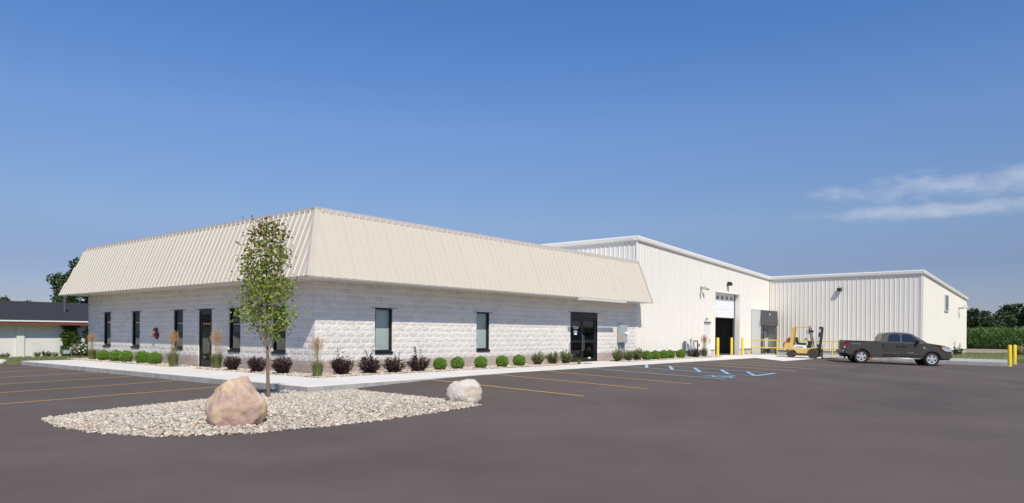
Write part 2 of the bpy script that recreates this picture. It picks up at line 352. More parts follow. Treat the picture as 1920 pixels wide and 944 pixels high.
for x in (18.43, 21.07, 23.70, 26.0): strip((x, -3.65), (x, -9.35), .13, FLINE, 'parking_line')
strip((10.6, -3.6), (10.6, -9.36), .11, BLINE, 'accessible_bay_line'); strip((13.36, -3.6), (13.36, -9.38), .13, BFADE, 'accessible_bay_line'); strip((15.75, -3.6), (15.75, -9.0), .12, BFADE, 'accessible_bay_line')
for a, b, w in (((1212.5, 684.2), (1212.3, 690.4), .5), ((1256, 687.5), (1261.5, 694.1), .36), ((1301.9, 690.6), (1313.8, 698.4), .26), ((1351.9, 694), (1366, 701.9), .24), ((1401, 697.8), (1415, 705), .22), ((1415, 705.2), (1453.8, 700.6), .16)):
    strip(onG(*a), onG(*b), .13 if w > .17 else w, BLINE, 'hatch_line')
# wheelchair symbol, painted flat
sc = onG(1358, 706.3); mb = MB()
def sym_pt(u, v): x = sc.x + .95*v; y = sc.y + .95*u; return (x, y, hz(x, y) + .006)
def sym_arc(cx, cy, r, a0, a1, w, n=14):
    for i in range(n):
        p0 = a0 + (a1-a0)*i/n; p1 = a0 + (a1-a0)*(i+1)/n
        mb.poly([sym_pt(cx+(r-w)*math.cos(p0), cy+(r-w)*math.sin(p0)), sym_pt(cx+r*math.cos(p0), cy+r*math.sin(p0)), sym_pt(cx+r*math.cos(p1), cy+r*math.sin(p1)), sym_pt(cx+(r-w)*math.cos(p1), cy+(r-w)*math.sin(p1))])
def sym_bar(a, b, w):
    a = Vector(a); b = Vector(b); r = Vector((-(b-a).y, (b-a).x)).normalized()*w/2; mb.poly([sym_pt(*(a+r)), sym_pt(*(a-r)), sym_pt(*(b-r)), sym_pt(*(b+r))])
sym_arc(-.05, -.3, .42, math.radians(120), math.radians(390), .11); sym_arc(-.1, .62, .12, 0, 2*math.pi, .119)
sym_bar((-.1, .45), (-.02, -.12), .14); sym_bar((-.06, .16), (.3, .16), .11); sym_bar((-.05, -.12), (.36, -.12), .12); sym_bar((.33, -.08), (.5, -.55), .12); sym_bar((.45, -.55), (.64, -.5), .11)
build(mb, 'wheelchair_symbol', BLINE, lot)

# pavement: slabs with joints round the building
walk_core = MB(); slabs = []
def slab(pts, top=0.0):
    c = sum((Vector(p) for p in pts), Vector((0, 0)))/len(pts); q = []
    for p in pts:
        d = Vector(p) - c; q.append(Vector(p) - d.normalized()*.007)
    dz = random.uniform(-.0015, .0015); slabs.append([(p.x, p.y, top + dz) for p in q]); walk_core.prism([(p[0], p[1], top - .02) for p in pts][::-1], (0, 0, -.32))
def oy(x): 
    K = [(-3.15, -4.15), (1, -3.92), (6, -3.47), (12, -3.4), (20, -3.42), (29.1, -3.5)]
    for (a, b), (c, d) in zip(K, K[1:]):
        if a <= x <= c: return b + (d-b)*(x-a)/(c-a)
    return -3.5
ys = [-1.5 + 18.8*i/11 for i in range(12)]
for a, b in zip(ys, ys[1:]): slab([(-3.15, a), (-.95, a), (-.95, b), (-3.15, b)])
slab([(-3.15, -4.15), (-.95, oy(-.95)), (-.95, -1.5), (-3.15, -1.5)])
xs = [-.95 + 30.05*i/17 for i in range(18)]
for a, b in zip(xs, xs[1:]): slab([(a, oy(a)), (b, oy(b)), (b, -1.5), (a, -1.5)])
slab([(-.95, 6.3), (-.06, 6.3), (-.06, 7.95), (-.95, 7.95)]); slab([(14.2, -1.5), (17.2, -1.5), (17.2, -.06), (14.2, -.06)])
for a, b in ((29.1, 31.5), (31.5, 33.9), (33.9, 36.2)): slab([(a, -3.5), (b, -3.5), (b, -.02), (a, -.02)])
sidewalk = build(walk_core, 'sidewalk', CONC2, label='pale concrete sidewalk wrapping round the block building', cat='sidewalk', kind='structure')
for q in slabs:
    mb = MB(); mb.prism(q[::-1], (0, 0, -.31)); build(mb, 'slab', CONC, sidewalk, bevel=.012, seg=2)
mb = MB()   # lower apron in front of the big door, follows the fall of the lot
for a, b in ((27.1, 29.2), (29.2, 31.2), (31.2, 33.4), (33.4, 36.2)):
    n = 5
    for i in range(n):
        t0, t1 = i/n, (i+1)/n; ya = -3.5 - 2.45*t0; yb = -3.5 - 2.45*t1
        xa0 = a if a > 27.2 else 29.1 - 2.0*t0; xa1 = a if a > 27.2 else 29.1 - 2.0*t1
        mb.poly([(xa1, yb, hz(xa1, yb) + .012), (b, yb, hz(b, yb) + .012), (b, ya, hz(b, ya) + .012), (xa0, ya, hz(xa0, ya) + .012)])
build(mb, 'concrete_apron', CONC, label='pale concrete apron in front of the roll-up door', cat='apron', kind='structure')
mb = MB(); mb.prism([(36.2, -15.6, -.09), (41.63, -15.6, -.09), (41.63, -.02, -.01), (36.2, -.02, -.01)], (0, 0, -.5))
build(mb, 'loading_platform', CONC2, bevel=.02, label='raised concrete platform edge beside the pickup truck', cat='platform', kind='structure')
# dirt strip in front of the corn
mb = MB(); dx = [62 + i*2.3 for i in range(15)]; dyv = [-90 + i*5 for i in range(19)] + [2, 6, 12]
dyv = sorted(dyv); V = []
for y in dyv:
    for i, x in enumerate(dx):
        wob = 1.6*mnoise.noise(Vector((y*.15, i*.4, 2))); V.append((x + wob, y, gz(x, y) + .02 + .05*abs(mnoise.noise(Vector((x*.3, y*.3, 0))))))
mb.v = V; nx = len(dx); mb.f = [(j*nx+i, j*nx+i+1, (j+1)*nx+i+1, (j+1)*nx+i) for j in range(len(dyv)-1) for i in range(nx-1)]
build(mb, 'dirt_track', DIRT, smooth=True, label='bare brown dirt strip along the edge of the cornfield', cat='dirt', kind='structure')

# ---- gravel
ICO = None
def ico():
    t = (1 + 5**.5)/2; v = np.array([(-1,t,0),(1,t,0),(-1,-t,0),(1,-t,0),(0,-1,t),(0,1,t),(0,-1,-t),(0,1,-t),(t,0,-1),(t,0,1),(-t,0,-1),(-t,0,1)], float); v /= np.linalg.norm(v[0])
    f = np.array([(0,11,5),(0,5,1),(0,1,7),(0,7,10),(0,10,11),(1,5,9),(5,11,4),(11,10,2),(10,7,6),(7,1,8),(3,9,4),(3,4,2),(3,2,6),(3,6,8),(3,8,9),(4,9,5),(2,4,11),(6,2,10),(8,6,7),(9,8,1)]); return v, f
IV, IF = ico()
def stones(P, size, mat, name):
    n = len(P); sc_ = np.stack([RNG.uniform(.75, 1.3, n), RNG.uniform(.6, 1.05, n), RNG.uniform(.4, .75, n)], 1)*(np.asarray(size).reshape(-1, 1)/2)
    jit = 1 + RNG.uniform(-.18, .18, (n, 12, 1)); base = IV[None]*jit*sc_[:, None, :]
    a = RNG.uniform(0, 2*np.pi, n); c, s_ = np.cos(a), np.sin(a); tl = RNG.uniform(-.5, .5, n); ct, st = np.cos(tl), np.sin(tl)
    x = base[..., 0]; y = base[..., 1]; z = base[..., 2]
    y2 = y*ct[:, None] - z*st[:, None]; z2 = y*st[:, None] + z*ct[:, None]
    X = x*c[:, None] - y2*s_[:, None]; Y = x*s_[:, None] + y2*c[:, None]
    V = np.stack([X, Y, z2], -1) + P[:, None, :]
    F = (IF[None] + 12*np.arange(n)[:, None, None]).reshape(-1, 3)
    return np_mesh(name, V.reshape(-1, 3), F, mat, smooth=True)
def inpoly(x, y, poly):
    c = False; n = len(poly)
    for i in range(n):
        (x1, y1), (x2, y2) = poly[i], poly[i-1]
        if (y1 > y) != (y2 > y) and x < (x2-x1)*(y-y1)/(y2-y1) + x1: c = not c
    return c
ISL = [(-9.05, -4.3), (-9.25, -5.6), (-9.15, -7.0), (-8.75, -8.35), (-8.1, -9.0), (-7.3, -9.32), (-5.46, -9.5), (-2.89, -9.2), (-2.0, -9.02), (-1.75, -8.2), (-1.78, -6.2), (-1.85, -4.25), (-3.2, -4.25), (-3.25, -3.3), (-4.6, -3.45), (-6.6, -3.75), (-8.2, -4.0)]
def edge_d(x, y):
    d = 9
    for i in range(len(ISL)):
        a = Vector(ISL[i-1]); b = Vector(ISL[i]); p = Vector((x, y)); t = max(0, min(1, (p-a).dot(b-a)/(b-a).length_squared)); d = min(d, (a + (b-a)*t - p).length)
    return d
def isl_z(x, y): return hz(x, y) + .012 + .10*ss(0, 1.6, edge_d(x, y)) + .012*mnoise.noise(Vector((x*1.5, y*1.5, 0)))
mb = MB(); gxs = np.arange(-9.4, -1.6, .3); gys = np.arange(-9.7, -3.1, .3)
vid = {}
def gv(i, j):
    if (i, j) not in vid:
        x, y = gxs[i], gys[j]; vid[i, j] = len(mb.v); mb.v.append((x, y, isl_z(x, y) - .008))
    return vid[i, j]
for i in range(len(gxs)-1):
    for j in range(len(gys)-1):
        if all(inpoly(gxs[a], gys[b], ISL) for a, b in ((i, j), (i+1, j), (i, j+1), (i+1, j+1))): mb.f.append((gv(i, j), gv(i+1, j), gv(i+1, j+1), gv(i, j+1)))
isl_base = mb
pts = []
while len(pts) < 25000:
    x = random.uniform(-9.3, -1.7); y = random.uniform(-9.6, -3.2)
    if inpoly(x, y, ISL): pts.append((x, y, isl_z(x, y) + random.uniform(-.012, .016)))
P = np.array(pts); sz = RNG.uniform(.03, .075, len(P))*RNG.choice([1, 1, 1, 1.25], len(P))
gi = obj('gravel_island', stones(P, sz, STONE, 'gravel_island')); tag(gi, 'island of pale mixed pebbles set into the asphalt under the sapling', 'gravel', kind='stuff')
build(isl_base, 'pebble_bedding', SBASE, gi, smooth=True)['kind'] = 'stuff'
pts = []
def bed(x0, x1, y0, y1, n):
    for _ in range(n): pts.append((random.uniform(x0, x1), random.uniform(y0, y1), random.uniform(.0, .03)))
bed(-.97, -.02, -1.5, 6.2, 2600); bed(-.97, -.02, 8, 18.4, 2600); bed(-.95, 14.1, -1.52, -.02, 7600); bed(17.3, 29.0, -1.5, -.02, 4200)
P = np.array(pts); gb = obj('gravel_bed', stones(P, RNG.uniform(.045, .09, len(P)), STONE, 'gravel_bed')); tag(gb, 'pale pebble planting bed along the foot of the walls', 'gravel', kind='stuff')
mb = MB(); mb.poly([(-.97, -1.52, .004), (14.15, -1.52, .004), (14.15, .05, .004), (.05, .05, .004), (.05, 6.25, .004), (-.97, 6.25, .004)]); mb.poly([(-.97, 8, .004), (.05, 8, .004), (.05, 18.5, .004), (-.97, 18.5, .004)]); mb.poly([(17.25, -1.52, .004), (29.05, -1.52, .004), (29.05, .05, .004), (17.25, .05, .004)])
build(mb, 'pebble_bedding', SBASE, gb)['kind'] = 'stuff'

# ================================================================== OFFICE BUILDING
LX, LY = 20.83, 18.57; ZE, ZR, OV, RO = 3.083, 5.372, .985, .073; CH = .2032; CW = .4064
office = thing('office_building', 'low split-face block office with tan ribbed mansard roof', 'building', (0, 0, 0))
# openings: (u0, u1, z0, z1); right wall u = x, left wall u = y
OPR = [(2.46, 3.27, 3*CH, 11*CH), (7.76, 8.57, 3*CH, 11*CH), (14.48, 16.90, 0, 12*CH)]
OPL = [(1.67, 2.48, 3*CH, 11*CH), (4.56, 5.37, 3*CH, 11*CH), (6.62, 7.63, 0, 11*CH), (8.92, 9.73, 3*CH, 11*CH), (12.85, 13.66, 3*CH, 11*CH), (15.92, 16.73, 3*CH, 11*CH)]
def wallbox(mb, side, u0, u1, d0, d1, z0, z1):       # d = depth into the building
    if side == 'R': mb.box(u0, u1, d0, d1, z0, z1)
    else: mb.box(d0, d1, u0, u1, z0, z1)
def wallquad(mb, side, u0, u1, d, z0, z1):           # single sheet of glass facing out
    mb.poly([(u0, d, z0), (u1, d, z0), (u1, d, z1), (u0, d, z1)] if side == 'R' else [(d, u1, z0), (d, u0, z0), (d, u0, z1), (d, u1, z1)])
def core(side, length, ops, u_start=0.0):
    mb = MB(); us = sorted({u_start, length, *[o[0] for o in ops], *[o[1] for o in ops]}); zs = sorted({-.3, ZE, *[o[2] for o in ops], *[o[3] for o in ops]})
    for a, b in zip(us, us[1:]):
        zz = []
        for c, d in zip(zs, zs[1:]):
            if not any(o[0] < (a+b)/2 < o[1] and o[2] < (c+d)/2 < o[3] for o in ops): 
                if zz and abs(zz[-1][1] - c) < 1e-6: zz[-1][1] = d
                else: zz.append([c, d])
        for c, d in zz: wallbox(mb, side, a, b, 0.0, .2, c, d)
    return mb
build(core('R', LX, OPR), 'mortar_wall', MORT, office); build(core('L', LY, OPL, .2), 'mortar_wall', MORT, office)
mb = MB(); mb.box(0, LX, LY - .2, LY, -.3, ZE - .01); mb.box(LX - .22, LX - .02, .25, LY - .25, -.3, ZE - .01); build(mb, 'rear_wall', MORT, office)
mb = MB(); mb.box(.2, LX - .25, .2, LY - .2, -.1, .03); build(mb, 'floor', INWALL, office)
mb = MB(); mb.box(.2, LX - .25, .2, LY - .2, 2.75, 2.8); build(mb, 'ceiling', INWALL, office)
PMORT = pm('pink_mortar', (.40, .325, .29), .95, var=.06)
for side, length, ops in (('R', LX, OPR), ('L', LY, OPL)):      # tinted joints behind the two pink courses
    u_ = -.004
    for o in sorted([q for q in ops if q[2] < .1]) + [None]:
        e_u = o[0] if o else length - .004; mb = MB(); wallbox(mb, side, u_, e_u, -.0035, .001, -.05, 2*CH); build(mb, 'base_joints', PMORT, office); u_ = o[1] if o else 0
# split-face blocks: shared meshes, the largest in view as parts, the rest joined
BW, BH = CW - .019, CH - .018
def block_geo(rng, rough, wfrac=1.0):
    nu, nv = 5, 4; v = []; f = []
    for j in range(nv):
        for i in range(nu):
            e = (i in (0, nu-1)) or (j in (0, nv-1)); u = -.5 + i/(nu-1); w = j/(nv-1)
            d = (.003 + rough*rng.random()*.30) if e else (.006 + rough*rng.random())
            v.append(((u + (0 if e else rng.uniform(-.04, .04)))*BW*wfrac, -d, w*BH))
    for j in range(nv-1):
        for i in range(nu-1): a = j*nu+i; f.append((a, a+1, a+nu+1, a+nu))
    o = len(v); hb = BW*wfrac/2; v += [(-hb, .008, 0), (hb, .008, 0), (hb, .008, BH), (-hb, .008, BH)]
    f += [tuple([o, o+1] + list(range(nu-1, -1, -1))), tuple([o+2, o+3] + [(nv-1)*nu + i for i in range(nu)]), tuple([o+3, o] + [j*nu for j in range(nv)]), tuple([o+1, o+2] + [j*nu+nu-1 for j in range(nv-1, -1, -1)])]
    return v, f
rb = random.Random(3)
VAR = [block_geo(rb, .016) for _ in range(7)]; PVAR = [block_geo(rb, .006) for _ in range(3)]
def mk(vf, name, mat):
    me = bpy.data.meshes.new(name); me.from_pydata(vf[0], [], vf[1]); me.materials.append(mat); return me
VM = [mk(g, 'block', BLOCK) for g in VAR]; PMs = [mk(g, 'base_block', PINK) for g in PVAR]
cells = []
for side, length, ops in (('R', LX, OPR), ('L', LY, OPL)):
    for c in range(15):
        z = c*CH; offs = 0 if c % 2 == 0 else -CW/2; u = offs + (0 if side == 'R' else .2)*0
        while u < length - .02:
            a, b = max(u, -.018), min(u + CW, length - .005); segs = [(a, b)]
            for o in ops:
                if o[2] - .01 < z + CH/2 < o[3] + .01:
                    ns = []
                    for p, q in segs:
                        if q <= o[0] or p >= o[1]: ns.append((p, q)); continue
                        if p < o[0] - .03: ns.append((p, o[0]))
                        if q > o[1] + .03: ns.append((o[1], q))
                    segs = ns
            for p, q in segs:
                if q - p > .05: cells.append((side, p, q, z, c))
            u += CW
def cell_area(cl_):
    side, p, q, z, c = cl_; ctr = Vector(((p+q)/2, 0, z+.1)) if side == 'R' else Vector((0, (p+q)/2, z+.1)); d = ctr - CAM
    nrm = Vector((0, -1, 0)) if side == 'R' else Vector((-1, 0, 0)); return (q-p)*CH*abs(d.normalized().dot(nrm))/d.length_squared
cells.sort(key=cell_area, reverse=True)
rest = {0: MB(), 1: MB()}
for k, (side, p, q, z, c) in enumerate(cells):
    pink = c < 2; i = rb.randrange(3 if pink else 7); fx = (q-p-.019)/BW*(1 if rb.random() < .5 else -1)
    if k < 300:
        o = bpy.data.objects.new('base_block' if pink else 'block', (PMs if pink else VM)[i]); COL.objects.link(o); o.parent = office
        o.location = ((p+q)/2, 0, z + .009) if side == 'R' else (0, (p+q)/2, z + .009); o.scale = (abs(fx), 1, 1); o.rotation_euler = (0, 0, 0 if side == 'R' else -math.pi/2)
    else:
        v, f = (PVAR if pink else VAR)[i]
        if side == 'R': vs = [((p+q)/2 + x*abs(fx), y, z + .009 + zz) for x, y, zz in v]
        else: vs = [(y, (p+q)/2 - x*abs(fx), z + .009 + zz) for x, y, zz in v]
        rest[1 if pink else 0].add(vs, f)
build(rest[0], 'blocks', BLOCK, office)['kind'] = 'stuff'; build(rest[1], 'base_blocks', PINK, office)['kind'] = 'stuff'
# windows
def window(side, op, blind):
    u0, u1, z0, z1 = op; mb = MB(); fw = .055
    wallbox(mb, side, u0, u0+fw, .035, .13, z0+.09, z1); wallbox(mb, side, u1-fw, u1, .035, .13, z0+.09, z1); wallbox(mb, side, u0+fw, u1-fw, .035, .13, z1-fw, z1-.001); wallbox(mb, side, u0+fw, u1-fw, .035, .13, z0+.09, z0+.09+fw)
    wn = build(MB(), 'window', None, office) if False else build(mb, 'window', BLACK, office)
    mb = MB(); wallbox(mb, side, u0+.002, u1-.002, -.045, .15, z0+.004, z0+.09); build(mb, 'sill', BLACK, wn, local=True)
    mb = MB(); wallbox(mb, side, u0-.20, u1+.20, -.016, -.004, z1-.006, z1+.006); build(mb, 'lintel_edge', DARKM, wn, local=True)
    mb = MB(); wallquad(mb, side, u0+fw, u1-fw, .088, z0+.09+fw, z1-fw); build(mb, 'pane', GLASS if blind == 'light' else DGLASS, wn, local=True)
    mb = MB(); wallbox(mb, side, u0+.01, u1-.01, .17, .18, z0+.05 if blind == 'light' else z0+.75, z1); build(mb, 'blind', BLIND if blind == 'light' else DBLIND, wn, local=True)
    mb = MB(); wallbox(mb, side, u0+fw+.01, u0+fw+.09, .078, .084, z0+.16, z0+.20)
    build(mb, 'sticker', WPLAS, wn, local=True)
for o in OPR[:2]: window('R', o, 'light')
for i, o in enumerate(OPL):
    if i != 2: window('L', o, 'dark')
# glass doors
def rect_frame(mb, side, u0, u1, z0, z1, w, d0, d1, bottom=None):
    bt = w if bottom is None else bottom
    wallbox(mb, side, u0, u0+w, d0, d1, z0, z1); wallbox(mb, side, u1-w, u1, d0, d1, z0, z1); wallbox(mb, side, u0+w, u1-w, d0, d1, z1-w, z1); wallbox(mb, side, u0+w, u1-w, d0, d1, z0, z0+bt)
u0, u1, z0, z1 = OPL[2]; mb = MB(); wallbox(mb, 'L', u0, u0+.05, .02, .14, .005, z1); wallbox(mb, 'L', u1-.05, u1, .02, .14, .005, z1); wallbox(mb, 'L', u0+.05, u1-.05, .02, .14, z1-.10, z1-.001); wallbox(mb, 'L', u0, u1, -.02, .14, 0.0, .012)
dr = build(mb, 'door', BLACK, office, label='single black framed glass door')
mb = MB(); rect_frame(mb, 'L', u0+.055, u1-.055, .016, z1-.105, .10, .045, .09, .26); build(mb, 'door_leaf', BLACK, dr, local=True)
mb = MB(); wallquad(mb, 'L', u0+.155, u1-.155, .065, .276, z1-.205); build(mb, 'pane', DGLASS, dr, local=True)
mb = MB(); mb.tube([(-.03, u0+.13, .85), (-.07, u0+.13, .85), (-.07, u0+.13, 1.15), (-.03, u0+.13, 1.15)], .012); build(mb, 'handle', STEEL, dr, local=True)
u0, u1, z0, z1 = OPR[2]; mb = MB(); wallbox(mb, 'R', u0, u0+.06, .0, .14, .005, z1); wallbox(mb, 'R', u1-.06, u1, .0, .14, .005, z1); wallbox(mb, 'R', u0+.06, u1-.06, .0, .14, 2.08, z1-.001); wallbox(mb, 'R', u0+.06, u1-.06, -.02, .14, 0.0, .012)
dr = build(mb, 'double_door', BLACK, office, label='black framed double glass door with dark header')
um = (u0+u1)/2 - .12
for a, b in ((u0+.065, um-.004), (um+.004, u1-.20)):
    mb = MB(); rect_frame(mb, 'R', a, b, .016, 2.075, .075, .04, .085, .20); wallbox(mb, 'R', a+.075, b-.075, .04, .085, .96, 1.05); lf = build(mb, 'door_leaf', BLACK, dr, local=True)
    mb = MB(); wallquad(mb, 'R', a+.075, b-.075, .061, .216, .96); wallquad(mb, 'R', a+.075, b-.075, .061, 1.05, 2.0); build(mb, 'pane', TGLASS, dr, local=True)
mb = MB(); wallbox(mb, 'R', u1-.196, u1-.062, .03, .10, .016, 2.078); build(mb, 'side_post', BLACK, dr, local=True)
mb = MB()
for sx in (-.06, .06): mb.tube([(um+sx, .03, .55), (um+sx, -.03, .57), (um+sx, -.03, 1.28), (um+sx, .03, 1.3)], .011)
build(mb, 'pull_handles', STEEL, dr, local=True)
mb = MB()     # white window lettering and emblem, as flat vinyl
for i in range(7): mb.box(14.74+i*.073, 14.795+i*.073, .050, .052, 1.70-.004*i, 1.75-.004*i)
mb.box(14.80, 15.22, .050, .052, 1.63, 1.645)
mb.prism([(14.80, .050, 1.46), (14.90, .050, 1.55), (15.10, .050, 1.55), (15.20, .050, 1.46), (15.12, .050, 1.45), (15.12, .050, 1.33), (14.88, .050, 1.33), (14.88, .050, 1.45)], (0, .002, 0))
build(mb, 'door_lettering', WPLAS, dr, local=True)
mb = MB(); mb.box(16.10, 16.34, .030, .034, .17, .21)
for i in range(3): mb.box(16.11+i*.08, 16.15+i*.08, .030, .034, .13, .165)
build(mb, 'door_sticker', WPLAS, dr, local=True)
# door lintels
for side, o in (('R', OPR[2]), ('L', OPL[2])):
    mb = MB(); wallbox(mb, side, o[0]-.2, o[1]+.2, -.016, -.004, o[3]-.006, o[3]+.006); build(mb, 'lintel_edge', DARKM, office)
# soffit, mansard panels, trims
mb = MB(); mb.box(-OV+.02, LX, -OV+.02, 0.0, ZE-.012, ZE+.006); mb.box(-OV+.02, 0.0, 0, LY, ZE-.012, ZE+.006); mb.box(-OV+.02, LX, LY, LY+OV-.02, ZE-.012, ZE+.006); build(mb, 'soffit', SOFF, office)
for ax in ('R', 'L'):     # soffit board joints
    n = 7 if ax == 'R' else 6
    for i in range(1, n):
        u = i*(LX if ax == 'R' else LY)/n; mb = MB()
        if ax == 'R': mb.box(u-.02, u+.02, -OV+.03, -.03, ZE-.018, ZE-.0125)
        else: mb.box(-OV+.03, -.03, u-.02, u+.02, ZE-.018, ZE-.0125)
        build(mb, 'soffit_joint', SOFF, office)
RUN = OV - RO; RISE = ZR - ZE; SLEN = math.hypot(RUN, RISE)
PW = .9144
def rib_profile(w=PW, majors=(.1524, .4572, .762), h=.032, bw=.036, tw=.013, minor=True):
    pr = [(0, 0)]
    for i, c in enumerate(majors):
        pr += [(c-bw, 0), (c-tw, h), (c+tw, h), (c+bw, 0)]
        if minor:
            for q in (c+.115, c+.19):
                if q + .02 < (majors[i+1] if i+1 < len(majors) else w) - .03: pr += [(q-.012, 0), (q, .004), (q+.012, 0)]
    pr.append((w, 0)); return pr
PROF = rib_profile()
def panel(O, U, Vv, Nn, ua, ub, vlo, vhi, mat, name, parent, holes=(), prof=PROF, lap=.002):
    """ribbed sheet from ua to ub along U; vlo/vhi functions of u; holes (u0,u1,v0,v1)"""
    us = sorted({round(ua, 4), round(ub, 4), *[round(ua + p[0], 4) for p in prof if ua + p[0] < ub], *[round(h[i], 4) for h in holes for i in (0, 1) if ua < h[i] < ub]})
    pu = [ua + p[0] for p in prof]; ph = [p[1] for p in prof]
    def hgt(u): return float(np.interp(u, pu, ph))
    mb = MB(); cache = {}
    def vert(u, v):
        k = (round(u, 4), round(v, 4))
        if k not in cache: cache[k] = len(mb.v); mb.v.append(tuple(O + U*u + Vv*v + Nn*(hgt(u) + lap)))
        return cache[k]
    for a, b in zip(us, us[1:]):
        if b - a < 1e-4: continue
        mid = (a+b)/2; cuts = sorted([(h[2], h[3]) for h in holes if h[0] < mid < h[1]]); segs = []
        lo = None
        starts = [None] + [c[1] for c in cuts]; ends = [c[0] for c in cuts] + [None]
        for s_, e_ in zip(starts, ends):
            la, lb = (vlo(a), vlo(b)) if s_ is None else (max(s_, vlo(a)), max(s_, vlo(b)))
            ha, hb = (vhi(a), vhi(b)) if e_ is None else (min(e_, vhi(a)), min(e_, vhi(b)))
            if ha - la < 1e-3 and hb - lb < 1e-3: continue
            if ha - la < 1e-3: mb.f.append((vert(a, la), vert(b, lb), vert(b, hb)))
            elif hb - lb < 1e-3: mb.f.append((vert(a, la), vert(b, lb), vert(a, ha)))
            else: mb.f.append((vert(a, la), vert(b, lb), vert(b, hb), vert(a, ha)))
    if mb.f: return build(mb, name, mat, parent)
def vtop_R(u): return SLEN if u >= -RO else max(0, (u + OV)/RUN*SLEN)
def vtop_L(u): return SLEN*max(0, min(1, (u + OV)/RUN, (LY + OV - u)/RUN))
O = Vector((0, -OV, ZE)); Vv = Vector((0, RUN, RISE)).normalized(); Nn = Vector((0, -RISE, RUN)).normalized()
u = -OV + .06
while u < LX - .05: panel(O, Vector((1, 0, 0)), Vv, Nn, u, min(u+PW, LX), lambda q: 0, vtop_R, TAN, 'roof_panel', office, lap=random.uniform(.001, .004)); u += PW
O = Vector((-OV, 0, ZE)); Vv = Vector((RUN, 0, RISE)).normalized(); Nn = Vector((-RISE, 0, RUN)).normalized()
u = -OV + .06
while u < LY + OV - .05: panel(O, Vector((0, 1, 0)), Vv, Nn, u, min(u+PW, LY+OV-.01), lambda q: 0, vtop_L, TAN, 'roof_panel', office, lap=random.uniform(.001, .004)); u += PW
mb = MB(); mb.poly([(-OV, LY+OV, ZE), (LX, LY+OV, ZE), (LX, LY+RO, ZR), (-RO, LY+RO, ZR)]); build(mb, 'rear_slope', TAN, office)
mb = MB(); mb.poly([(LX+.012, -OV-.02, ZE-.015), (LX+.012, -.01, ZE-.015), (LX+.012, .02, ZR), (LX+.012, -RO-.02, ZR)]); mb.poly([(LX-.012, -OV-.02, ZE-.015), (LX-.012, -RO-.02, ZR), (LX-.012, .02, ZR), (LX-.012, -.01, ZE-.015)]); build(mb, 'gable_end', TANT, office)
mb = MB(); mb.box(LX-.03, LX+.016, -OV-.03, -OV+.01, ZE-.03, ZE+.02); mb.bar((LX, -OV-.03, ZE), (LX, -RO-.03, ZR), .05, .06, (0, -1, .4)); build(mb, 'end_trim', TANT, office)
# top coping, hip cap and eave edge
T0 = .15
for sgn in ('R', 'L'):
    mb = MB()
    if sgn == 'R': mb.prism([(-RO-.055, -RO-.055, ZR-T0+.03), (-RO-.055, -RO-.035, ZR+.03), (-RO-.055, .12, ZR+.03), (-RO-.055, .12, ZR-.02), (-RO-.055, -RO+.0, ZR-.03), (-RO-.055, -RO-.04, ZR-T0+.03)], (LX+RO+.055, 0, 0))
    else: mb.prism([(-RO-.055, -RO-.05, ZR-T0+.03), (-RO-.035, -RO-.05, ZR+.03), (.12, -RO-.05, ZR+.03), (.12, -RO-.05, ZR-.02), (-RO+.0, -RO-.05, ZR-.03), (-RO-.04, -RO-.05, ZR-T0+.03)], (0, LY+2*RO+.05, 0))
    build(mb, 'coping', TANT, office)
mb = MB()      # small dark boxes below the coping, standing in for shade in the rib ends
for side, length in (('R', LX), ('L', LY)):
    O_ = -OV + .06 + .1524
    while O_ < length - .05:
        if O_ > .05:
            zc_ = ZR - T0 + .018; k_ = RO + .0 + (ZR - zc_)*RUN/RISE; 
            if side == 'R': mb.box(O_-.018, O_+.018, -k_-.046, -k_-.01, zc_-.022, zc_+.012)
            else: mb.box(-k_-.046, -k_-.01, O_-.018, O_+.018, zc_-.022, zc_+.012)
        O_ += .3048
build(mb, 'rib_end_shade', pm('rib_shade_dark', (.16, .135, .11), .8), office)['kind'] = 'stuff'
hc = MB(); hn = .045
a = Vector((-OV, -OV, ZE-.01)); b = Vector((-RO, -RO, ZR))
out1 = Vector((-.707, -.707, .25)).normalized()
pa = [a + Vector((-.02, .14, .02)), a + out1*.05, a + Vector((.14, -.02, .02))]; pb = [b + Vector((-.035, .12, -.02)), b + out1*.05, b + Vector((.12, -.035, -.02))]
hc.add(pa + pb, [(0, 1, 4, 3), (1, 2, 5, 4)]); build(hc, 'hip_cap', TAN, office)
mb = MB(); mb.box(-OV-.012, LX, -OV-.014, -OV+.03, ZE-.03, ZE-.012); build(mb, 'eave_edge', TANT, office); mb = MB(); mb.box(-OV-.014, -OV+.03, -OV+.03, LY+OV, ZE-.03, ZE-.012); build(mb, 'eave_edge', TANT, office)
mb = MB(); mb.box(0.1, LX-.05, .1, LY, 5.12, 5.18); build(mb, 'flat_roof', SOFF, office)
mb = MB(); mb.prism([(13.65, -OV-.05, 2.94), (13.65, -OV-.17, 2.97), (13.65, -OV-.18, 3.05), (13.65, -OV-.165, 3.05), (13.65, -OV-.155, 2.98), (13.65, -OV-.05, 2.955), (13.65, -OV-.05, 3.04), (13.65, -OV-.035, 3.04), (13.65, -OV-.035, 2.94)], (4.1, 0, 0)); mb.box(13.64, 13.65, -OV-.18, -OV-.03, 2.94, 3.05); mb.box(17.75, 17.76, -OV-.18, -OV-.03, 2.94, 3.05)
build(mb, 'gutter', WTRIM, office)

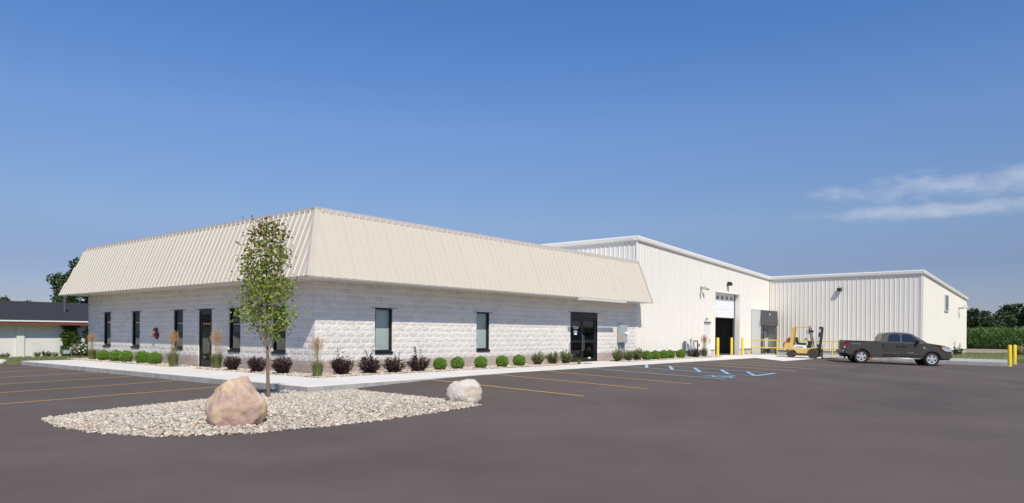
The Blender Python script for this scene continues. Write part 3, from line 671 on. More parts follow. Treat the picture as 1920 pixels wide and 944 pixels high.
# ================================================================== WAREHOUSES
X2, YW, X3 = 41.66, -10.44, 63.55
def roof_z(x): return 6.80 - .0427*(x - LX)
ware = thing('warehouse', 'tall white ribbed metal warehouse with a half-open roll-up door', 'warehouse', (LX, 0, 0))
OHD = (31.34, 35.60, -.1, 4.25); MAN = (29.60, 30.61, -.1, 2.16)
BASEZ = .40
O = Vector((0, 0, 0)); u = LX + .01
while u < X2 - .01: panel(O, Vector((1, 0, 0)), Vector((0, 0, 1)), Vector((0, -1, 0)), u, min(u+PW, X2-.03), lambda q: BASEZ, lambda q: roof_z(q)-.2, WHITE, 'wall_panel', ware, holes=(OHD, MAN)); u += PW
u = 0.02
while u < 24: panel(Vector((LX, 0, 0)), Vector((0, 1, 0)), Vector((0, 0, 1)), Vector((-1, 0, 0)), u, u+PW, lambda q: 4.9, lambda q: roof_z(LX)-.2, WHITE, 'wall_panel', ware); u += PW
for a, b in ((LX+.03, MAN[0]), (MAN[1], OHD[0]), (OHD[1], X2)): mb = MB(); mb.box(a, b, .02, .24, -.3, BASEZ+.02); build(mb, 'foundation', FOUND, ware)
for a, b in ((LX+.03, MAN[0]), (MAN[1], OHD[0]), (OHD[1], X2-.05)): mb = MB(); mb.prism([(a, .02, BASEZ+.03), (a, -.05, BASEZ+.005), (a, -.05, BASEZ-.012), (a, .02, BASEZ-.012)], (b-a, 0, 0)); build(mb, 'base_trim', CONC2, ware)
def rake(mb, x0, x1, y, d=.14, h=.27):         # sloping box gutter along the front
    z0, z1 = roof_z(x0), roof_z(x1)
    for (a, za), (b, zb) in (((x0, z0), (x1, z1)),):
        pa = [(a, y-d, za), (a, y-d-.02, za-.06), (a, y-d, za-h+.05), (a, y-.05, za-h), (a, y+.1, za-h+.02), (a, y+.1, za)]; pb = [(b, p[1], p[2]-za+zb) for p in pa]; n = len(pa)
        mb.add(pa + pb, [tuple(range(n))[::-1], tuple(range(n, 2*n))] + [(i, n+i, n+(i+1) % n, (i+1) % n)[::-1] for i in range(n)])
mb = MB(); rake(mb, LX-.14, X2-.15, 0); build(mb, 'rake_trim', WTRIM, ware)
mb = MB(); zt = roof_z(LX); mb.prism([(LX-.14, .1, zt), (LX-.16, .1, zt-.06), (LX-.14, .1, zt-.22), (LX-.05, .1, zt-.27), (LX+.1, .1, zt-.25), (LX+.1, .1, zt)], (0, 24, 0)); build(mb, 'eave_trim', WTRIM, ware)
mb = MB(); mb.poly([(LX-.1, -.1, roof_z(LX)-.012), (X3, -.1, roof_z(X3)-.012), (X3, 24.5, roof_z(X3)-.012), (LX-.1, 24.5, roof_z(LX)-.012)]); build(mb, 'roof', WTRIM, ware)
mb = MB(); mb.box(LX-.045, LX+.06, -.045, .02, BASEZ, roof_z(LX)-.22); build(mb, 'corner_trim', WTRIM, ware)
mb = MB(); mb.box(LX+.1, X3-.2, 24.2, 24.4, -.3, 5); mb.box(X3-.2, X3-.02, .1, 24.2, -.3, roof_z(X3)-.05); build(mb, 'rear_wall', WHITE, ware)
# roll-up door in a deep white reveal
mb = MB(); RV = .316
mb.box(OHD[1]-.02, OHD[1]+.03, -.036, RV, -.02, OHD[3]+.03); mb.box(OHD[0]-.03, OHD[0]+.02, -.036, RV, -.02, OHD[3]+.03); mb.box(OHD[0]+.02, OHD[1]-.02, -.036, RV, OHD[3]-.01, OHD[3]+.03); build(mb, 'door_reveal', WTRIM, ware)
mb = MB(); mb.box(OHD[1]-.16, OHD[1]-.02, RV+.0, RV+.10, -.02, OHD[3]); mb.box(OHD[0]+.02, OHD[0]+.06, RV, RV+.10, -.02, OHD[3]); build(mb, 'door_track', pm('door_track_steel', (.09, .12, .14), .5), ware)
ohd = None; zb = 2.575; hsec = .56
for k in range(3):
    za, zc = zb + k*hsec, min(zb + (k+1)*hsec - .006, OHD[3]-.012); mb = MB(); mb.box(OHD[0]+.06, OHD[1]-.165, RV+.02, RV+.07, za, zc); s_ = build(mb, 'door_section', WPLAS, ware, bevel=.006)
    if k == 2:
        for i in range(5):
            c = OHD[0] + .42 + i*.78; mb = MB(); rect_frame(mb, 'R', c-.24, c+.24, zc-.46, zc-.14, .05, RV-.005, RV+.018); fr = build(mb, 'pane_frame', WTRIM, s_, local=True)
            mb = MB(); mb.box(c-.19, c+.19, RV+.008, RV+.014, zc-.41, zc-.19); build(mb, 'pane', pm('dark_pane', (.10, .095, .085), .2), s_, local=True)
mb = MB(); mb.box(OHD[0]+.06, OHD[1]-.165, RV+.03, RV+.06, zb-.04, zb); build(mb, 'bottom_seal', DARKM, ware)
# steel personnel door
mb = MB(); rect_frame(mb, 'R', MAN[0]-.02, MAN[1]+.02, 0, MAN[3]+.02, .06, -.03, .10, .02); md = build(mb, 'personnel_door', WTRIM, ware, label='white steel side door')
mb = MB(); mb.box(MAN[0]+.045, MAN[1]-.045, .02, .06, .022, MAN[3]-.045); build(mb, 'door_leaf', pm('door_leaf_grey', (.70, .70, .685), .5), md, local=True)
mb = MB(); mb.box(MAN[0]-.03, MAN[1]+.03, -.09, -.03, MAN[3]+.02, MAN[3]+.06); build(mb, 'drip_cap', DARKM, md, local=True)
mb = MB(); mb.tube([(MAN[1]-.13, .02, 1.08), (MAN[1]-.13, -.06, 1.08), (MAN[1]-.13, -.06, .90), (MAN[1]-.13, .02, .90)], .02); build(mb, 'handle', STEEL, md, local=True)
# inside of the shed; the lining is added, its dark colour standing for shade
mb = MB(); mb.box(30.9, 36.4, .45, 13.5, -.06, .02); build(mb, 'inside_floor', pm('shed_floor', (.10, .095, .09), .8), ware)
mb = MB(); mb.box(30.7, 30.9, .42, 13.5, -.1, 5.4); mb.box(36.4, 36.6, .42, 13.5, -.1, 5.4); mb.box(30.7, 36.6, 13.5, 13.7, -.1, 5.4); mb.box(30.7, 36.6, .42, 13.7, 5.2, 5.3); mb.box(30.9, 36.4, .42, .5, 4.2, 5.2); mb.box(30.9, 31.38, .42, .5, -.1, 4.2); mb.box(35.56, 36.4, .42, .5, -.1, 4.2); build(mb, 'shade_lining', INSHADE, ware)

# dock shelter
xs0, xs1, yd, zt = 37.85, 41.30, -.70, 3.24
mb = MB(); mb.box(xs0, xs0+.12, yd, -.036, -.0, zt); mb.box(xs1-.12, xs1, yd, -.036, -.0, zt); mb.prism([(xs0, -.036, zt), (xs0, yd, zt-.02), (xs0, yd, zt+.0), (xs0, -.036, zt+.07)], (xs1-xs0, 0, 0))
sh = build(mb, 'dock_shelter', PADW, ware, label='loading dock shelter with black fabric curtains')
def curtain(x0, x1, z0, z1, y, n, amp, name, taper=0):
    mb = MB(); k = n*4
    for i in range(k+1):
        t = i/k; x = x0 + (x1-x0)*t; d = amp*math.sin(t*n*2*math.pi) + .5*amp*math.sin(t*n*3.7+1)
        mb.v += [(x + taper*(1 if x > (x0+x1)/2 else -1)*0, y - .03 + d*.4, z1), (x + taper*(t-.5), y - .05 + d*1.2, z0 + .02*math.sin(t*9))]
    for i in range(k): mb.f.append((2*i, 2*i+1, 2*i+3, 2*i+2))
    return build(mb, name, CURT, sh, local=True, smooth=True)
curtain(xs0+.0, xs1+.02, 2.08, zt-.02, yd-.01, 9, .025, 'head_curtain', .22)
curtain(xs0+.03, xs0+.50, .02, 2.3, yd+.02, 3, .02, 'side_curtain'); curtain(xs1-.50, xs1-.0, .02, 2.3, yd+.02, 3, .02, 'side_curtain')
mb = MB(); mb.box(39.5, 39.62, yd-.075, yd-.07, 3.02, 3.10); build(mb, 'shelter_badge', GREEN, sh, local=True); mb = MB(); mb.box(39.44, 39.68, yd-.075, yd-.07, 2.88, 2.96); build(mb, 'shelter_badge', WPLAS, sh, local=True)
mb = MB(); mb.box(xs0+.12, xs1-.12, -.05, -.038, .35, 3.1); dd = build(mb, 'dock_door', pm('dock_door_cream', (.72, .69, .62), .7), sh, local=True)
mb = MB(); y = -.09; mb.bar((39.6, y, 1.75), (41.0, y, 1.75), .04); mb.bar((39.65, y, .4), (40.5, y, 2.6), .035); mb.bar((40.45, y, .4), (39.9, y, 2.6), .035); mb.box(39.4, 39.52, -.13, -.05, .3, 2.6); build(mb, 'door_brace', DARKM, sh, local=True)
mb = MB(); mb.box(xs0+.5, xs1-.5, -.30, -.05, .06, .30); mb.box(xs0+.55, xs0+.85, -.45, -.30, .02, .34); mb.box(xs1-.95, xs1-.65, -.45, -.30, .02, .34); build(mb, 'dock_bumper', RUBBER, sh, local=True)

wing = thing('warehouse_wing', 'lower white ribbed metal warehouse wing behind the pickup truck', 'warehouse', (X2, YW, 0))
def wz(x): return roof_z(x) + .02
BZ = .26
u = YW + .01
while u < -.06: panel(Vector((X2, 0, 0)), Vector((0, 1, 0)), Vector((0, 0, 1)), Vector((-1, 0, 0)), u, min(u+PW, -.005), lambda q: BZ, lambda q: wz(X2)-.2, WHITE, 'wall_panel', wing, prof=rib_profile(h=.03, bw=.034, tw=.014)); u += PW
u = X2 + .02
while u < X3 - .01: panel(Vector((0, YW, 0)), Vector((1, 0, 0)), Vector((0, 0, 1)), Vector((0, -1, 0)), u, min(u+PW, X3), lambda q: BZ, lambda q: wz(q)-.2, WHITE, 'wall_panel', wing); u += PW
mb = MB(); mb.box(X2+.02, X2+.25, YW+.25, 0.0, -.5, BZ+.02); build(mb, 'foundation', FOUND, wing); mb = MB(); mb.box(X2+.02, X3-.02, YW+.02, YW+.25, -.5, BZ+.02); build(mb, 'foundation', FOUND, wing)
mb = MB(); mb.box(X2-.05, X2+.02, YW, -.03, BZ-.012, BZ+.012); mb.box(X2-.05, X3, YW-.05, YW+.02, BZ-.013, BZ+.011); build(mb, 'base_trim', CONC2, wing)
mb = MB(); z_ = wz(X2); mb.prism([(X2-.14, YW-.14, z_), (X2-.16, YW-.14, z_-.06), (X2-.14, YW-.14, z_-.22), (X2-.05, YW-.14, z_-.27), (X2+.1, YW-.14, z_-.25), (X2+.1, YW-.14, z_)], (0, -YW+.0, 0)); build(mb, 'eave_trim', WTRIM, wing)
mb = MB(); rake(mb, X2+.1, X3+.1, YW); build(mb, 'rake_trim', WTRIM, wing)
mb = MB(); mb.poly([(X2-.1, YW-.1, wz(X2)-.011), (X3, YW-.1, wz(X3)-.011), (X3, -.12, wz(X3)-.011), (X2-.1, -.12, wz(X2)-.011)]); build(mb, 'roof', WTRIM, wing)
mb = MB(); mb.box(X2-.05, X2+.06, YW-.05, YW+.10, BZ, wz(X2)-.2); build(mb, 'corner_trim', WTRIM, wing)
mb = MB(); mb.box(X2-.06, X2-.005, -.16, -.04, BZ, wz(X2)-.2); build(mb, 'corner_trim', WTRIM, wing)
mb = MB(); mb.box(X3-.12, X3-.01, YW+.1, -.1, -.4, wz(X3)-.05); build(mb, 'rear_wall', WHITE, wing)
lv = MB(); a, b = 50.7, 52.4; lv.box(a, b, YW-.045, YW-.038, 3.42, 4.62); louv = build(lv, 'louver', pm('louver_dark', (.08, .08, .08), .6), wing)
for i in range(12):
    z = 3.46 + i*.097; mb = MB(); mb.prism([(a, YW-.048, z+.07), (a, YW-.10, z), (a, YW-.095, z-.006), (a, YW-.046, z+.05)], (b-a, 0, 0)); build(mb, 'slat', GALV, louv, local=True)
mb = MB(); rect_frame(mb, 'R', a-.06, b+.06, 3.36, 4.68, .06, YW-.11, YW-.04); build(mb, 'louver_frame', WTRIM, louv, local=True)

# ================================================================== THINGS ON AND AROUND THE BUILDINGS
def wall_light(name, label, P, nrm, kind='box'):
    """P on the wall; nrm points out"""
    nrm = Vector(nrm); sd = Vector((-nrm.y, nrm.x, 0)); t = thing(name, label, 'light', P)
    def q(a, b, c): return P + sd*a + nrm*b + Vector((0, 0, c))
    mb = MB(); mb.prism([q(-.09, .005, -.10), q(.09, .005, -.10), q(.09, .005, .10), q(-.09, .005, .10)], nrm*.035); build(mb, 'wall_plate', GALV if kind != 'box' else DARKM, t)
    if kind == 'box':
        mb = MB(); mb.prism([q(-.15, .04, -.10), q(-.15, .04, .17), q(-.15, .24, .15), q(-.15, .30, -.02), q(-.15, .26, -.10)], sd*.30); build(mb, 'housing', DARKM, t, bevel=.02)
        mb = MB(); mb.prism([q(-.12, .06, -.104), q(.12, .06, -.104), q(.12, .24, -.104), q(-.12, .24, -.104)], Vector((0, 0, -.012))); build(mb, 'lens', pm('lamp_lens', (.6, .6, .55), .2), t)
    elif kind == 'twin':
        mb = MB(); mb.tube([q(0, .03, 0), q(0, .14, .01)], .03); build(mb, 'arm', GALV, t)
        for s_ in (-1, 1):
            a = q(.05*s_, .14, .02); b = q(.32*s_, .38, -.06); d = (b-a).normalized(); mb = MB(); mb.tube([a, a+d*.12, a+d*.16, b], [.03, .045, .085, .12], 14); build(mb, 'lamp_head', GALV, t, smooth=True)
            mb = MB(); mb.tube([b+d*.002, b+d*.01], .108, 14); build(mb, 'lens', pm('lamp_lens', (.6, .6, .55), .2), t)
    else:
        mb = MB(); mb.tube([q(0, .03, 0), q(0, .45, .03)], .07, 12); build(mb, 'arm', GALV, t, smooth=True)
        mb = MB(); mb.tube([q(-.22, .52, .06), q(.22, .52, .06)], .16, 14); build(mb, 'housing', WTRIM, t, smooth=True)
    return t
wall_light('wall_light', 'dark wall pack light above the roll-up door', onY(1364.5, 533.5, -.036), (0, -1, 0))
wall_light('wall_light', 'dark wall pack light high on the ribbed wing wall', Vector((X2-.04, -5.15, 4.72)), (-1, 0, 0))
wall_light('flood_light', 'twin grey security floodlight on the white wall left of the roll-up door', onY(1314.5, 540, -.036), (0, -1, 0), 'twin')
wall_light('wall_light', 'pale tube-shaped lamp on the far end wall of the wing', Vector((58.5, YW-.036, 3.85)), (0, -1, 0), 'tube')
P = onY(1324, 598, -.036); t = thing('door_lamp', 'tiny round grey lamp above the white steel side door', 'light', P); mb = MB(); mb.lathe([(.05, 0), (.06, -.02), (.06, -.09), (.03, -.12)], P, 'y', 12); build(mb, 'lamp_body', STEEL, t)

# electrical cabinet
t = thing('electrical_box', 'grey electrical meter cabinet on the block wall beside the double door', 'electrical box', (19.13, -.02, .04)); mb = MB(); mb.box(18.80, 19.46, -.26, -.04, .93, 1.86); build(mb, 'cabinet', GALV, t, bevel=.015)
mb = MB(); mb.box(18.84, 19.42, -.272, -.262, .97, 1.82); build(mb, 'cabinet_door', GALV, t, bevel=.006)
mb = MB(); mb.box(19.30, 19.52, -.34, -.272, 1.36, 1.50); build(mb, 'switch_handle', WPLAS, t, bevel=.01)
mb = MB(); mb.lathe([(.07, 0), (.07, -.05), (.05, -.06)], (19.25, -.272, 1.42), 'y', 14); build(mb, 'meter_dial', WPLAS, t)
mb = MB(); mb.box(18.90, 18.99, -.277, -.272, 1.10, 1.34); build(mb, 'warning_label', ORANGE, t); mb = MB(); mb.box(18.88, 18.98, -.277, -.272, 1.40, 1.48); build(mb, 'tag', pm('teal_tag', (.15, .5, .42), .5), t)
for x in (18.9, 19.08, 19.34): mb = MB(); mb.tube([(x, -.13, .93), (x, -.13, .0)], .035 if x != 19.08 else .022, 10); build(mb, 'conduit', STEEL, t)
# gas meter
t = thing('gas_meter', 'grey gas meter with looped pipe against the white warehouse wall', 'gas meter', (27.4, -.3, .02)); mb = MB(); mb.lathe([(.10, -.14), (.2, -.10), (.2, .10), (.10, .14)], (27.35, -.28, .52), 'y', 16); build(mb, 'meter_body', GALV, t, smooth=True)
mb = MB(); mb.tube([(27.15, -.28, .05), (27.15, -.28, 1.0), (27.15, -.28, 1.08)], [.045, .045, .03], 10); mb.lathe([(.02, .98), (.11, 1.02), (.11, 1.07), (.03, 1.16)], (27.15, -.28, 0), 'z', 14); build(mb, 'regulator', GALV, t, smooth=True)
mb = MB(); mb.tube([(27.5, -.28, .55), (27.55, -.28, .95), (27.62, -.28, .99), (28.05, -.28, .99), (28.12, -.28, .92), (28.12, -.28, .05)], .045, 10); build(mb, 'pipe_loop', STEEL, t, smooth=True)
mb = MB(); mb.lathe([(.03, 0), (.09, .01), (.09, .06), (.03, .08)], (28.12, -.42, .72), 'y', 12); build(mb, 'valve', GALV, t)
mb = MB(); mb.box(26.62, 26.80, -.16, -.04, .35, .98); build(mb, 'service_box', STEEL, t, bevel=.01); mb = MB(); mb.box(26.45, 26.58, -.12, -.04, .4, .85); build(mb, 'service_box', STEEL, t, bevel=.01)
# red fire bell and hose connection on the shaded wall
P = onX(293, 619.5, -.03); t = thing('fire_connection', 'red fire department hose connection under a small dark alarm box', 'fire connection', P); y0 = P.y
mb = MB(); mb.box(-.10, -.02, y0-.10, y0+.12, 1.36, 1.50); build(mb, 'alarm_box', pm('dark_red', (.10, .01, .015), .4), t, bevel=.01)
mb = MB(); mb.lathe([(.06, 0), (.17, -.02), (.17, -.05), (.06, -.08)], (0, y0-.05, 1.19), 'x', 18); build(mb, 'wall_plate', pm('dark_red', (.10, .01, .015), .4), t, smooth=True)
mb = MB(); mb.tube([(-.05, y0-.02, 1.19), (-.12, y0+.0, 1.19), (-.17, y0+.03, 1.18)], [.07, .07, .06], 12); build(mb, 'hose_coupling', REDP, t, smooth=True); mb = MB(); mb.tube([(-.17, y0+.03, 1.18), (-.20, y0+.05, 1.175)], .05, 12); build(mb, 'brass_cap', pm('brass', (.7, .5, .2), .3, metal=.8), t)
# stake pair by the double door
for dx_, h_ in ((0, .62), (.28, .95)):
    P = Vector((13.75 + dx_, -.25, .01)); mb = MB(); mb.bar(P, P + Vector((.02, 0, h_)), .035); build(mb, 'marker_stake', pm('weathered_stake', (.38, .36, .34), .9), label='shorter grey stake beside the double door' if dx_ == 0 else 'taller grey stake right beside the double door', cat='stake')

# bollards
def bollard(P, h, label, r=.085, group='yellow bollards'):
    t = thing('bollard', label, 'bollard', P, group=group); mb = MB(); mb.lathe([(r, 0), (r, h-.05), (r*.85, h-.018), (r*.45, h)], P, 'z', 18); build(mb, 'post', YEL, t, smooth=True)
    mb = MB(); mb.lathe([(r+.05, .002), (r+.045, .02), (r+.002, .024)], P, 'z', 18); build(mb, 'footing', CONC2, t)
for px, py, lab in ((1345.8, 668.4, 'yellow bollard at the left side of the roll-up door'), (1371.5, 665.9, 'yellow bollard in front of the right half of the roll-up door'), (1392, 666.3, 'yellow bollard on the concrete beside the roll-up door reveal')):
    P = onZ(px, py, .0); P.y = min(P.y, -.45); P = Vector((onY(px, py, P.y).x, P.y, .0)); bollard(P, 1.20, lab)
P = onG(1893, 687.5); bollard(P, 1.25, 'nearer yellow bollard at the end of the concrete platform edge', .10); P = onG(1902.5, 683.5); bollard(P, 1.22, 'farther yellow bollard just right of its twin at the lot edge', .10)
# handrail along the platform
t = thing('handrail', 'yellow pipe handrail running behind the forklift and pickup', 'handrail', (36.5, -.5, -.01)); RX = 36.55
for y in (-.55, -2.35, -4.2, -6.0, -7.8, -9.6): mb = MB(); zb = -.012 - .0051*-y; mb.tube([(RX, y, zb), (RX, y, zb+1.04)], .036, 10); build(mb, 'post', YEL, t, smooth=True)
mb = MB(); mb.tube([(RX, -.55, .03), (RX, -.55, .98), (RX, -.60, 1.03), (RX, -9.6, .98)], .036, 10); build(mb, 'top_rail', YEL, t, smooth=True); mb = MB(); mb.tube([(RX, -.56, .50), (RX, -9.6, .46)], .036, 10); build(mb, 'mid_rail', YEL, t, smooth=True)
mb = MB(); P = Vector((38.6, -1.6, -.02)); mb.box(P.x-.06, P.x+.06, P.y-.06, P.y+.06, P.z, P.z+.36); build(mb, 'guard_stub', RUBBER, label='short black stub post behind the yellow handrail', cat='post', bevel=.01)

# things inside the open door
def wrapped(x, y, w, d, h, lab):
    t = thing('wrapped_pallet', lab, 'pallet', (x, y, .02), group='goods inside the open door'); mb = MB(); mb.box(x-w/2, x+w/2, y-d/2, y+d/2, .02, .14); build(mb, 'pallet_base', WOODP, t)
    mb = MB(); mb.box(x-w/2+.03, x+w/2-.03, y-d/2+.03, y+d/2-.03, .142, h); build(mb, 'load', pm('wrapped_goods', (.55, .55, .53), .35, var=.4, vscale=3), t, bevel=.05)
wrapped(34.3, 4.6, 1.3, 1.1, 2.0, 'tall pale wrapped load in the shade right inside the open door'); wrapped(32.7, 6.0, 1.2, 1.1, 1.9, 'dim wrapped load at the left inside the open door'); wrapped(35.6, 3.3, .9, 1.1, 1.15, 'low wrapped load tucked behind the right edge of the open door')
t = thing('wire_cart', 'steel wire cart on casters standing just inside the open door', 'cart', (33.4, 2.3, .02))
for x in (32.7, 34.1):
    for y in (2.0, 2.7):
        mb = MB(); mb.tube([(x, y, .12), (x, y, 1.75)], .018, 8); build(mb, 'upright', CHROME, t); mb = MB(); mb.lathe([(.06, -.02), (.06, .02)], (x, y, .08), 'y', 12); build(mb, 'caster', RUBBER, t)
for z in (.2, .75, 1.3):
    mb = MB(); mb.bar((32.7, 2.0, z), (34.1, 2.0, z), .02); mb.bar((32.7, 2.7, z), (34.1, 2.7, z), .02)
    for i in range(8): mb.bar((32.7+.2*i, 2.0, z), (32.7+.2*i, 2.7, z), .012)
    build(mb, 'shelf', CHROME, t)

# ================================================================== BOULDERS
def boulder(name, label, P, w, d, h, rot, seed, cuts, mat, taper=0., lean=0.):
    import bmesh
    bm = bmesh.new(); bmesh.ops.create_icosphere(bm, subdivisions=5, radius=1)
    rr = random.Random(seed); cs = [Vector((rr.uniform(-1, 1), rr.uniform(-1, 1), rr.uniform(-.4, 1))).normalized() for _ in range(cuts)]; ds = [rr.uniform(.74, .95) for _ in cs]
    for v in bm.verts:
        n = v.co.normalized(); r = 1.0
        for c_, d_ in zip(cs, ds):
            k = n.dot(c_)
            if k > .05 and d_/k < r: r = (d_/k)*.82 + r*.18
        r *= 1 + .10*mnoise.noise(n*1.3 + Vector((seed, 0, 0))) + .045*mnoise.noise(n*3.4 + Vector((0, seed, 0))) + .035*mnoise.noise(n*7 + Vector((0, 0, seed))) + .016*mnoise.noise(n*17) + .008*mnoise.noise(n*37)
        p = n*r; tz = max(0, p.z); p.x = p.x*(1 - taper*tz) + lean*tz; p.y *= 1 - taper*tz; p.z = p.z if p.z > -.62 else -.62 + (p.z+.62)*.15
        v.co = Vector((p.x*w/2, p.y*d/2, (p.z+.58)*h/1.58))
    me = bpy.data.meshes.new(name); bm.to_mesh(me); bm.free(); me.materials.append(mat); me.polygons.foreach_set('use_smooth', [True]*len(me.polygons))
    o = obj(name, me); o.location = P; o.rotation_euler = (0, 0, rot); tag(o, label, 'boulder'); return o
BL1 = pm('pink_granite', (.50, .34, .28), .9, col2=(.62, .45, .28), c2scale=3.0, c2lo=.42, c2hi=.60, var=.24, vscale=5, fine=.16, fscale=55, bump=.55, bscale=16, bdist=.03)
BL2 = pm('cream_granite', (.60, .54, .46), .9, col2=(.52, .40, .29), c2scale=3.4, c2lo=.5, c2hi=.66, var=.2, vscale=6, fine=.18, fscale=60, bump=.55, bscale=18, bdist=.03)
P = onG(431, 806); P = P + FW*.32; P.z = isl_z(P.x, P.y) - .02; boulder('boulder', 'large pinkish boulder at the left front of the pebble island', P, 1.0, .86, .84, -.885, 23, 13, BL1, .20, -.10)
P = onG(869.5, 757); P = P + FW*.22; P.z = isl_z(P.x, P.y) - .03; boulder('boulder', 'smaller cream boulder on the right tip of the pebble island', P, .82, .68, .60, -.885, 11, 5, BL2, .10, .03)

# ================================================================== PLANTS
def plant(name, label, cat, P, group=None, rz=0., sc_=1.): 
    t = thing(name, label, cat, P, (0, 0, rz), group); t.scale = (sc_, sc_, sc_); return t
def lobj(name, me, parent): o = bpy.data.objects.new(name, me); COL.objects.link(o); o.parent = parent; return o
def ball_mesh(R=.27, n=3400):
    d = rvec(n); k = RNG.random(n); r = R*np.where(k < .8, RNG.uniform(.86, 1.0, n), RNG.uniform(.5, .86, n)); r *= 1 + .06*np.sin(d[:, 0]*7 + 2)*np.cos(d[:, 1]*6) + .04*np.sin(d[:, 2]*9 + d[:, 0]*5)
    P = d*r[:, None]; P[:, 2] = P[:, 2]*.95 + R*.86; ok = P[:, 2] > .01; P, d = P[ok], d[ok]
    D = np.cross(d, rvec(len(d))) + d*.55 + np.array([0, 0, .35]); V, F = leaf_arrays(P - D*.012, D, RNG.uniform(.030, .052, len(P)), .62, d + rvec(len(d))*.55); return np_mesh('foliage', V, F, BOXL)
BALLS = [ball_mesh() for _ in range(3)]
mb = MB()
for i in range(5): a = i*1.26; mb.tube([(0, 0, 0), (.05*math.cos(a), .05*math.sin(a), .12), (.14*math.cos(a), .14*math.sin(a), .3)], [.014, .011, .005], 5)
BALLSTEM = mb.mesh('stem', DBARK)
def stem_bush(w, h, ns, lpst, lsize, spread, seed, mat, tall=()):
    rg = np.random.default_rng(seed); mb = MB(); Ps, Ds = [], []
    for i in range(ns):
        a = rg.uniform(0, 2*np.pi); k = rg.uniform(.15, 1)**.6; hh = h*rg.uniform(.62, 1.0)*(1 - .35*k*k); rr = w/2*k
        if i < len(tall): hh = tall[i]; rr *= .45
        p = [Vector((rr*(.3 + .7*t**.8)*math.cos(a) + rg.normal()*.015, rr*(.3 + .7*t**.8)*math.sin(a) + rg.normal()*.015, hh*t)) for t in (0, .25, .5, .75, 1)]; mb.tube(p, [.008, .007, .005, .004, .002], 4, False)
        for _ in range(lpst):
            t = rg.uniform(.03, 1)**.95*4; j = min(3, int(t)); q = p[j].lerp(p[j+1], t-j); Ps.append(np.array(q) + rg.normal(size=3)*.022); d = rg.normal(size=3); d[2] = abs(d[2])*.5 + .25; Ds.append(d + np.array([math.cos(a), math.sin(a), 0])*.3)
    Ps = np.array(Ps); Ps[:, 2] = np.abs(Ps[:, 2]) + .01; V, F = leaf_arrays(Ps, np.array(Ds), rg.uniform(lsize*.7, lsize*1.25, len(Ps)), .62); return np_mesh('foliage', V, F, mat), mb.mesh('stem', DBARK)
PUR = [stem_bush(.82, .62, 54, 40, .06, .4, 20+i, PURL, tall) for i, tall in enumerate(((.86, .72), (.92, .74, .8), (.74, .70), (.9, .82, .78)))]
PURR = [stem_bush(.64, .56, 54, 38, .052, .4, 30+i, PURL) for i in range(2)]
BARB = stem_bush(1.15, .62, 60, 34, .05, .5, 41, PURL)
ROSE = [stem_bush(.66, .62, 44, 36, .058, .4, 50+i, ROSL) for i in range(3)]
PINKF = pm('pink_bloom', (.6, .22, .20), .6)
def bloom_mesh(w, h, n):   # many tiny petals
    P = rvec(n)*np.array([w/2, w/2, h/2])*.85; P[:, 2] += h*.6; V, F = leaf_arrays(P, rvec(n), np.full(n, .035), .9); return np_mesh('bloom', V, F, PINKF)
BLOOM = bloom_mesh(.6, .5, 26)
def reed_mesh(h, seed):
    rg = np.random.default_rng(seed); g, p, s_ = [], [], MB(); mb = MB()
    n = 460; Ps = []; Vs = []; Fs = []; o = 0
    for i in range(n):
        a = rg.uniform(0, 6.283); b0 = np.array([math.cos(a), math.sin(a), 0])*rg.uniform(0, .14); L_ = rg.uniform(.35, .75)*h*.62; lean = rg.uniform(.05, .42); d = np.array([math.cos(a), math.sin(a), 0]); sd = np.array([-math.sin(a), math.cos(a), 0])
        w = rg.uniform(.005, .010); pts_ = [b0 + d*lean*L_*t**1.8 + np.array([0, 0, L_*t*(1 - .25*lean*t*t)]) for t in (0, .35, .7, 1)]
        for t, q in zip((1, .9, .6, .05), pts_): Vs += [q - sd*w*t, q + sd*w*t]
        for k in range(3): Fs.append((o+2*k, o+2*k+1, o+2*k+3, o+2*k+2))
        o += 8
    blades = np_mesh('blades', np.array(Vs), np.array(Fs), GRSG)
    Vs, Fs, o = [], [], 0; PP, DD = [], []
    for i in range(40):
        a = rg.uniform(0, 6.283); k = rg.uniform(0, .20); b0 = Vector((math.cos(a)*.05, math.sin(a)*.05, .1)); hh = h*rg.uniform(.82, 1.0); tip = Vector((math.cos(a)*k*1.1, math.sin(a)*k*1.1, hh)); mb.tube([b0, b0.lerp(tip, .5) + Vector((0, 0, .02)), tip], .003, 3, False)
        for _ in range(26):
            t = rg.uniform(.70, 1.0); q = np.array(b0.lerp(tip, t)); wd = .016*math.sin(math.pi*min(1, (t-.68)/.33)) + .003; PP.append(q + rg.normal(size=3)*wd*.6); DD.append(np.array([rg.normal()*.25, rg.normal()*.25, 1]))
    V, F = leaf_arrays(np.array(PP), np.array(DD), rg.uniform(.03, .055, len(PP)), .28); return blades, np_mesh('plumes', V, F, PLUM), mb.mesh('stalks', STRAW)
REED = [reed_mesh(1.25, 60+i) for i in range(3)]
def atL(px, x): return Vector((x, onX(px, 670, x).y, .01))
def atR(px, y): return Vector((onY(px, 670, y).x, y, .01))
gb_ = 'clipped green globe shrubs'
def globe(P, label, sc_=1.):
    t = plant('globe_shrub', label, 'shrub', P, gb_, random.uniform(0, 6), sc_); lobj('foliage', random.choice(BALLS), t); lobj('stem', BALLSTEM, t)
for px, lab, s_ in ((194, 'lone round green shrub nearest the far left end of the shaded wall', .97), (217, 'round green shrub, left one of the touching pair under the second far-left window', 1.0), (236.6, 'round green shrub, right one of the touching pair under the second far-left window', 1.0), (267, 'round green shrub, left one of the pair below the red fire connection', 1.05), (290.3, 'round green shrub, right one of the pair below the red fire connection', 1.02)): globe(atL(px, -.55), lab, s_)
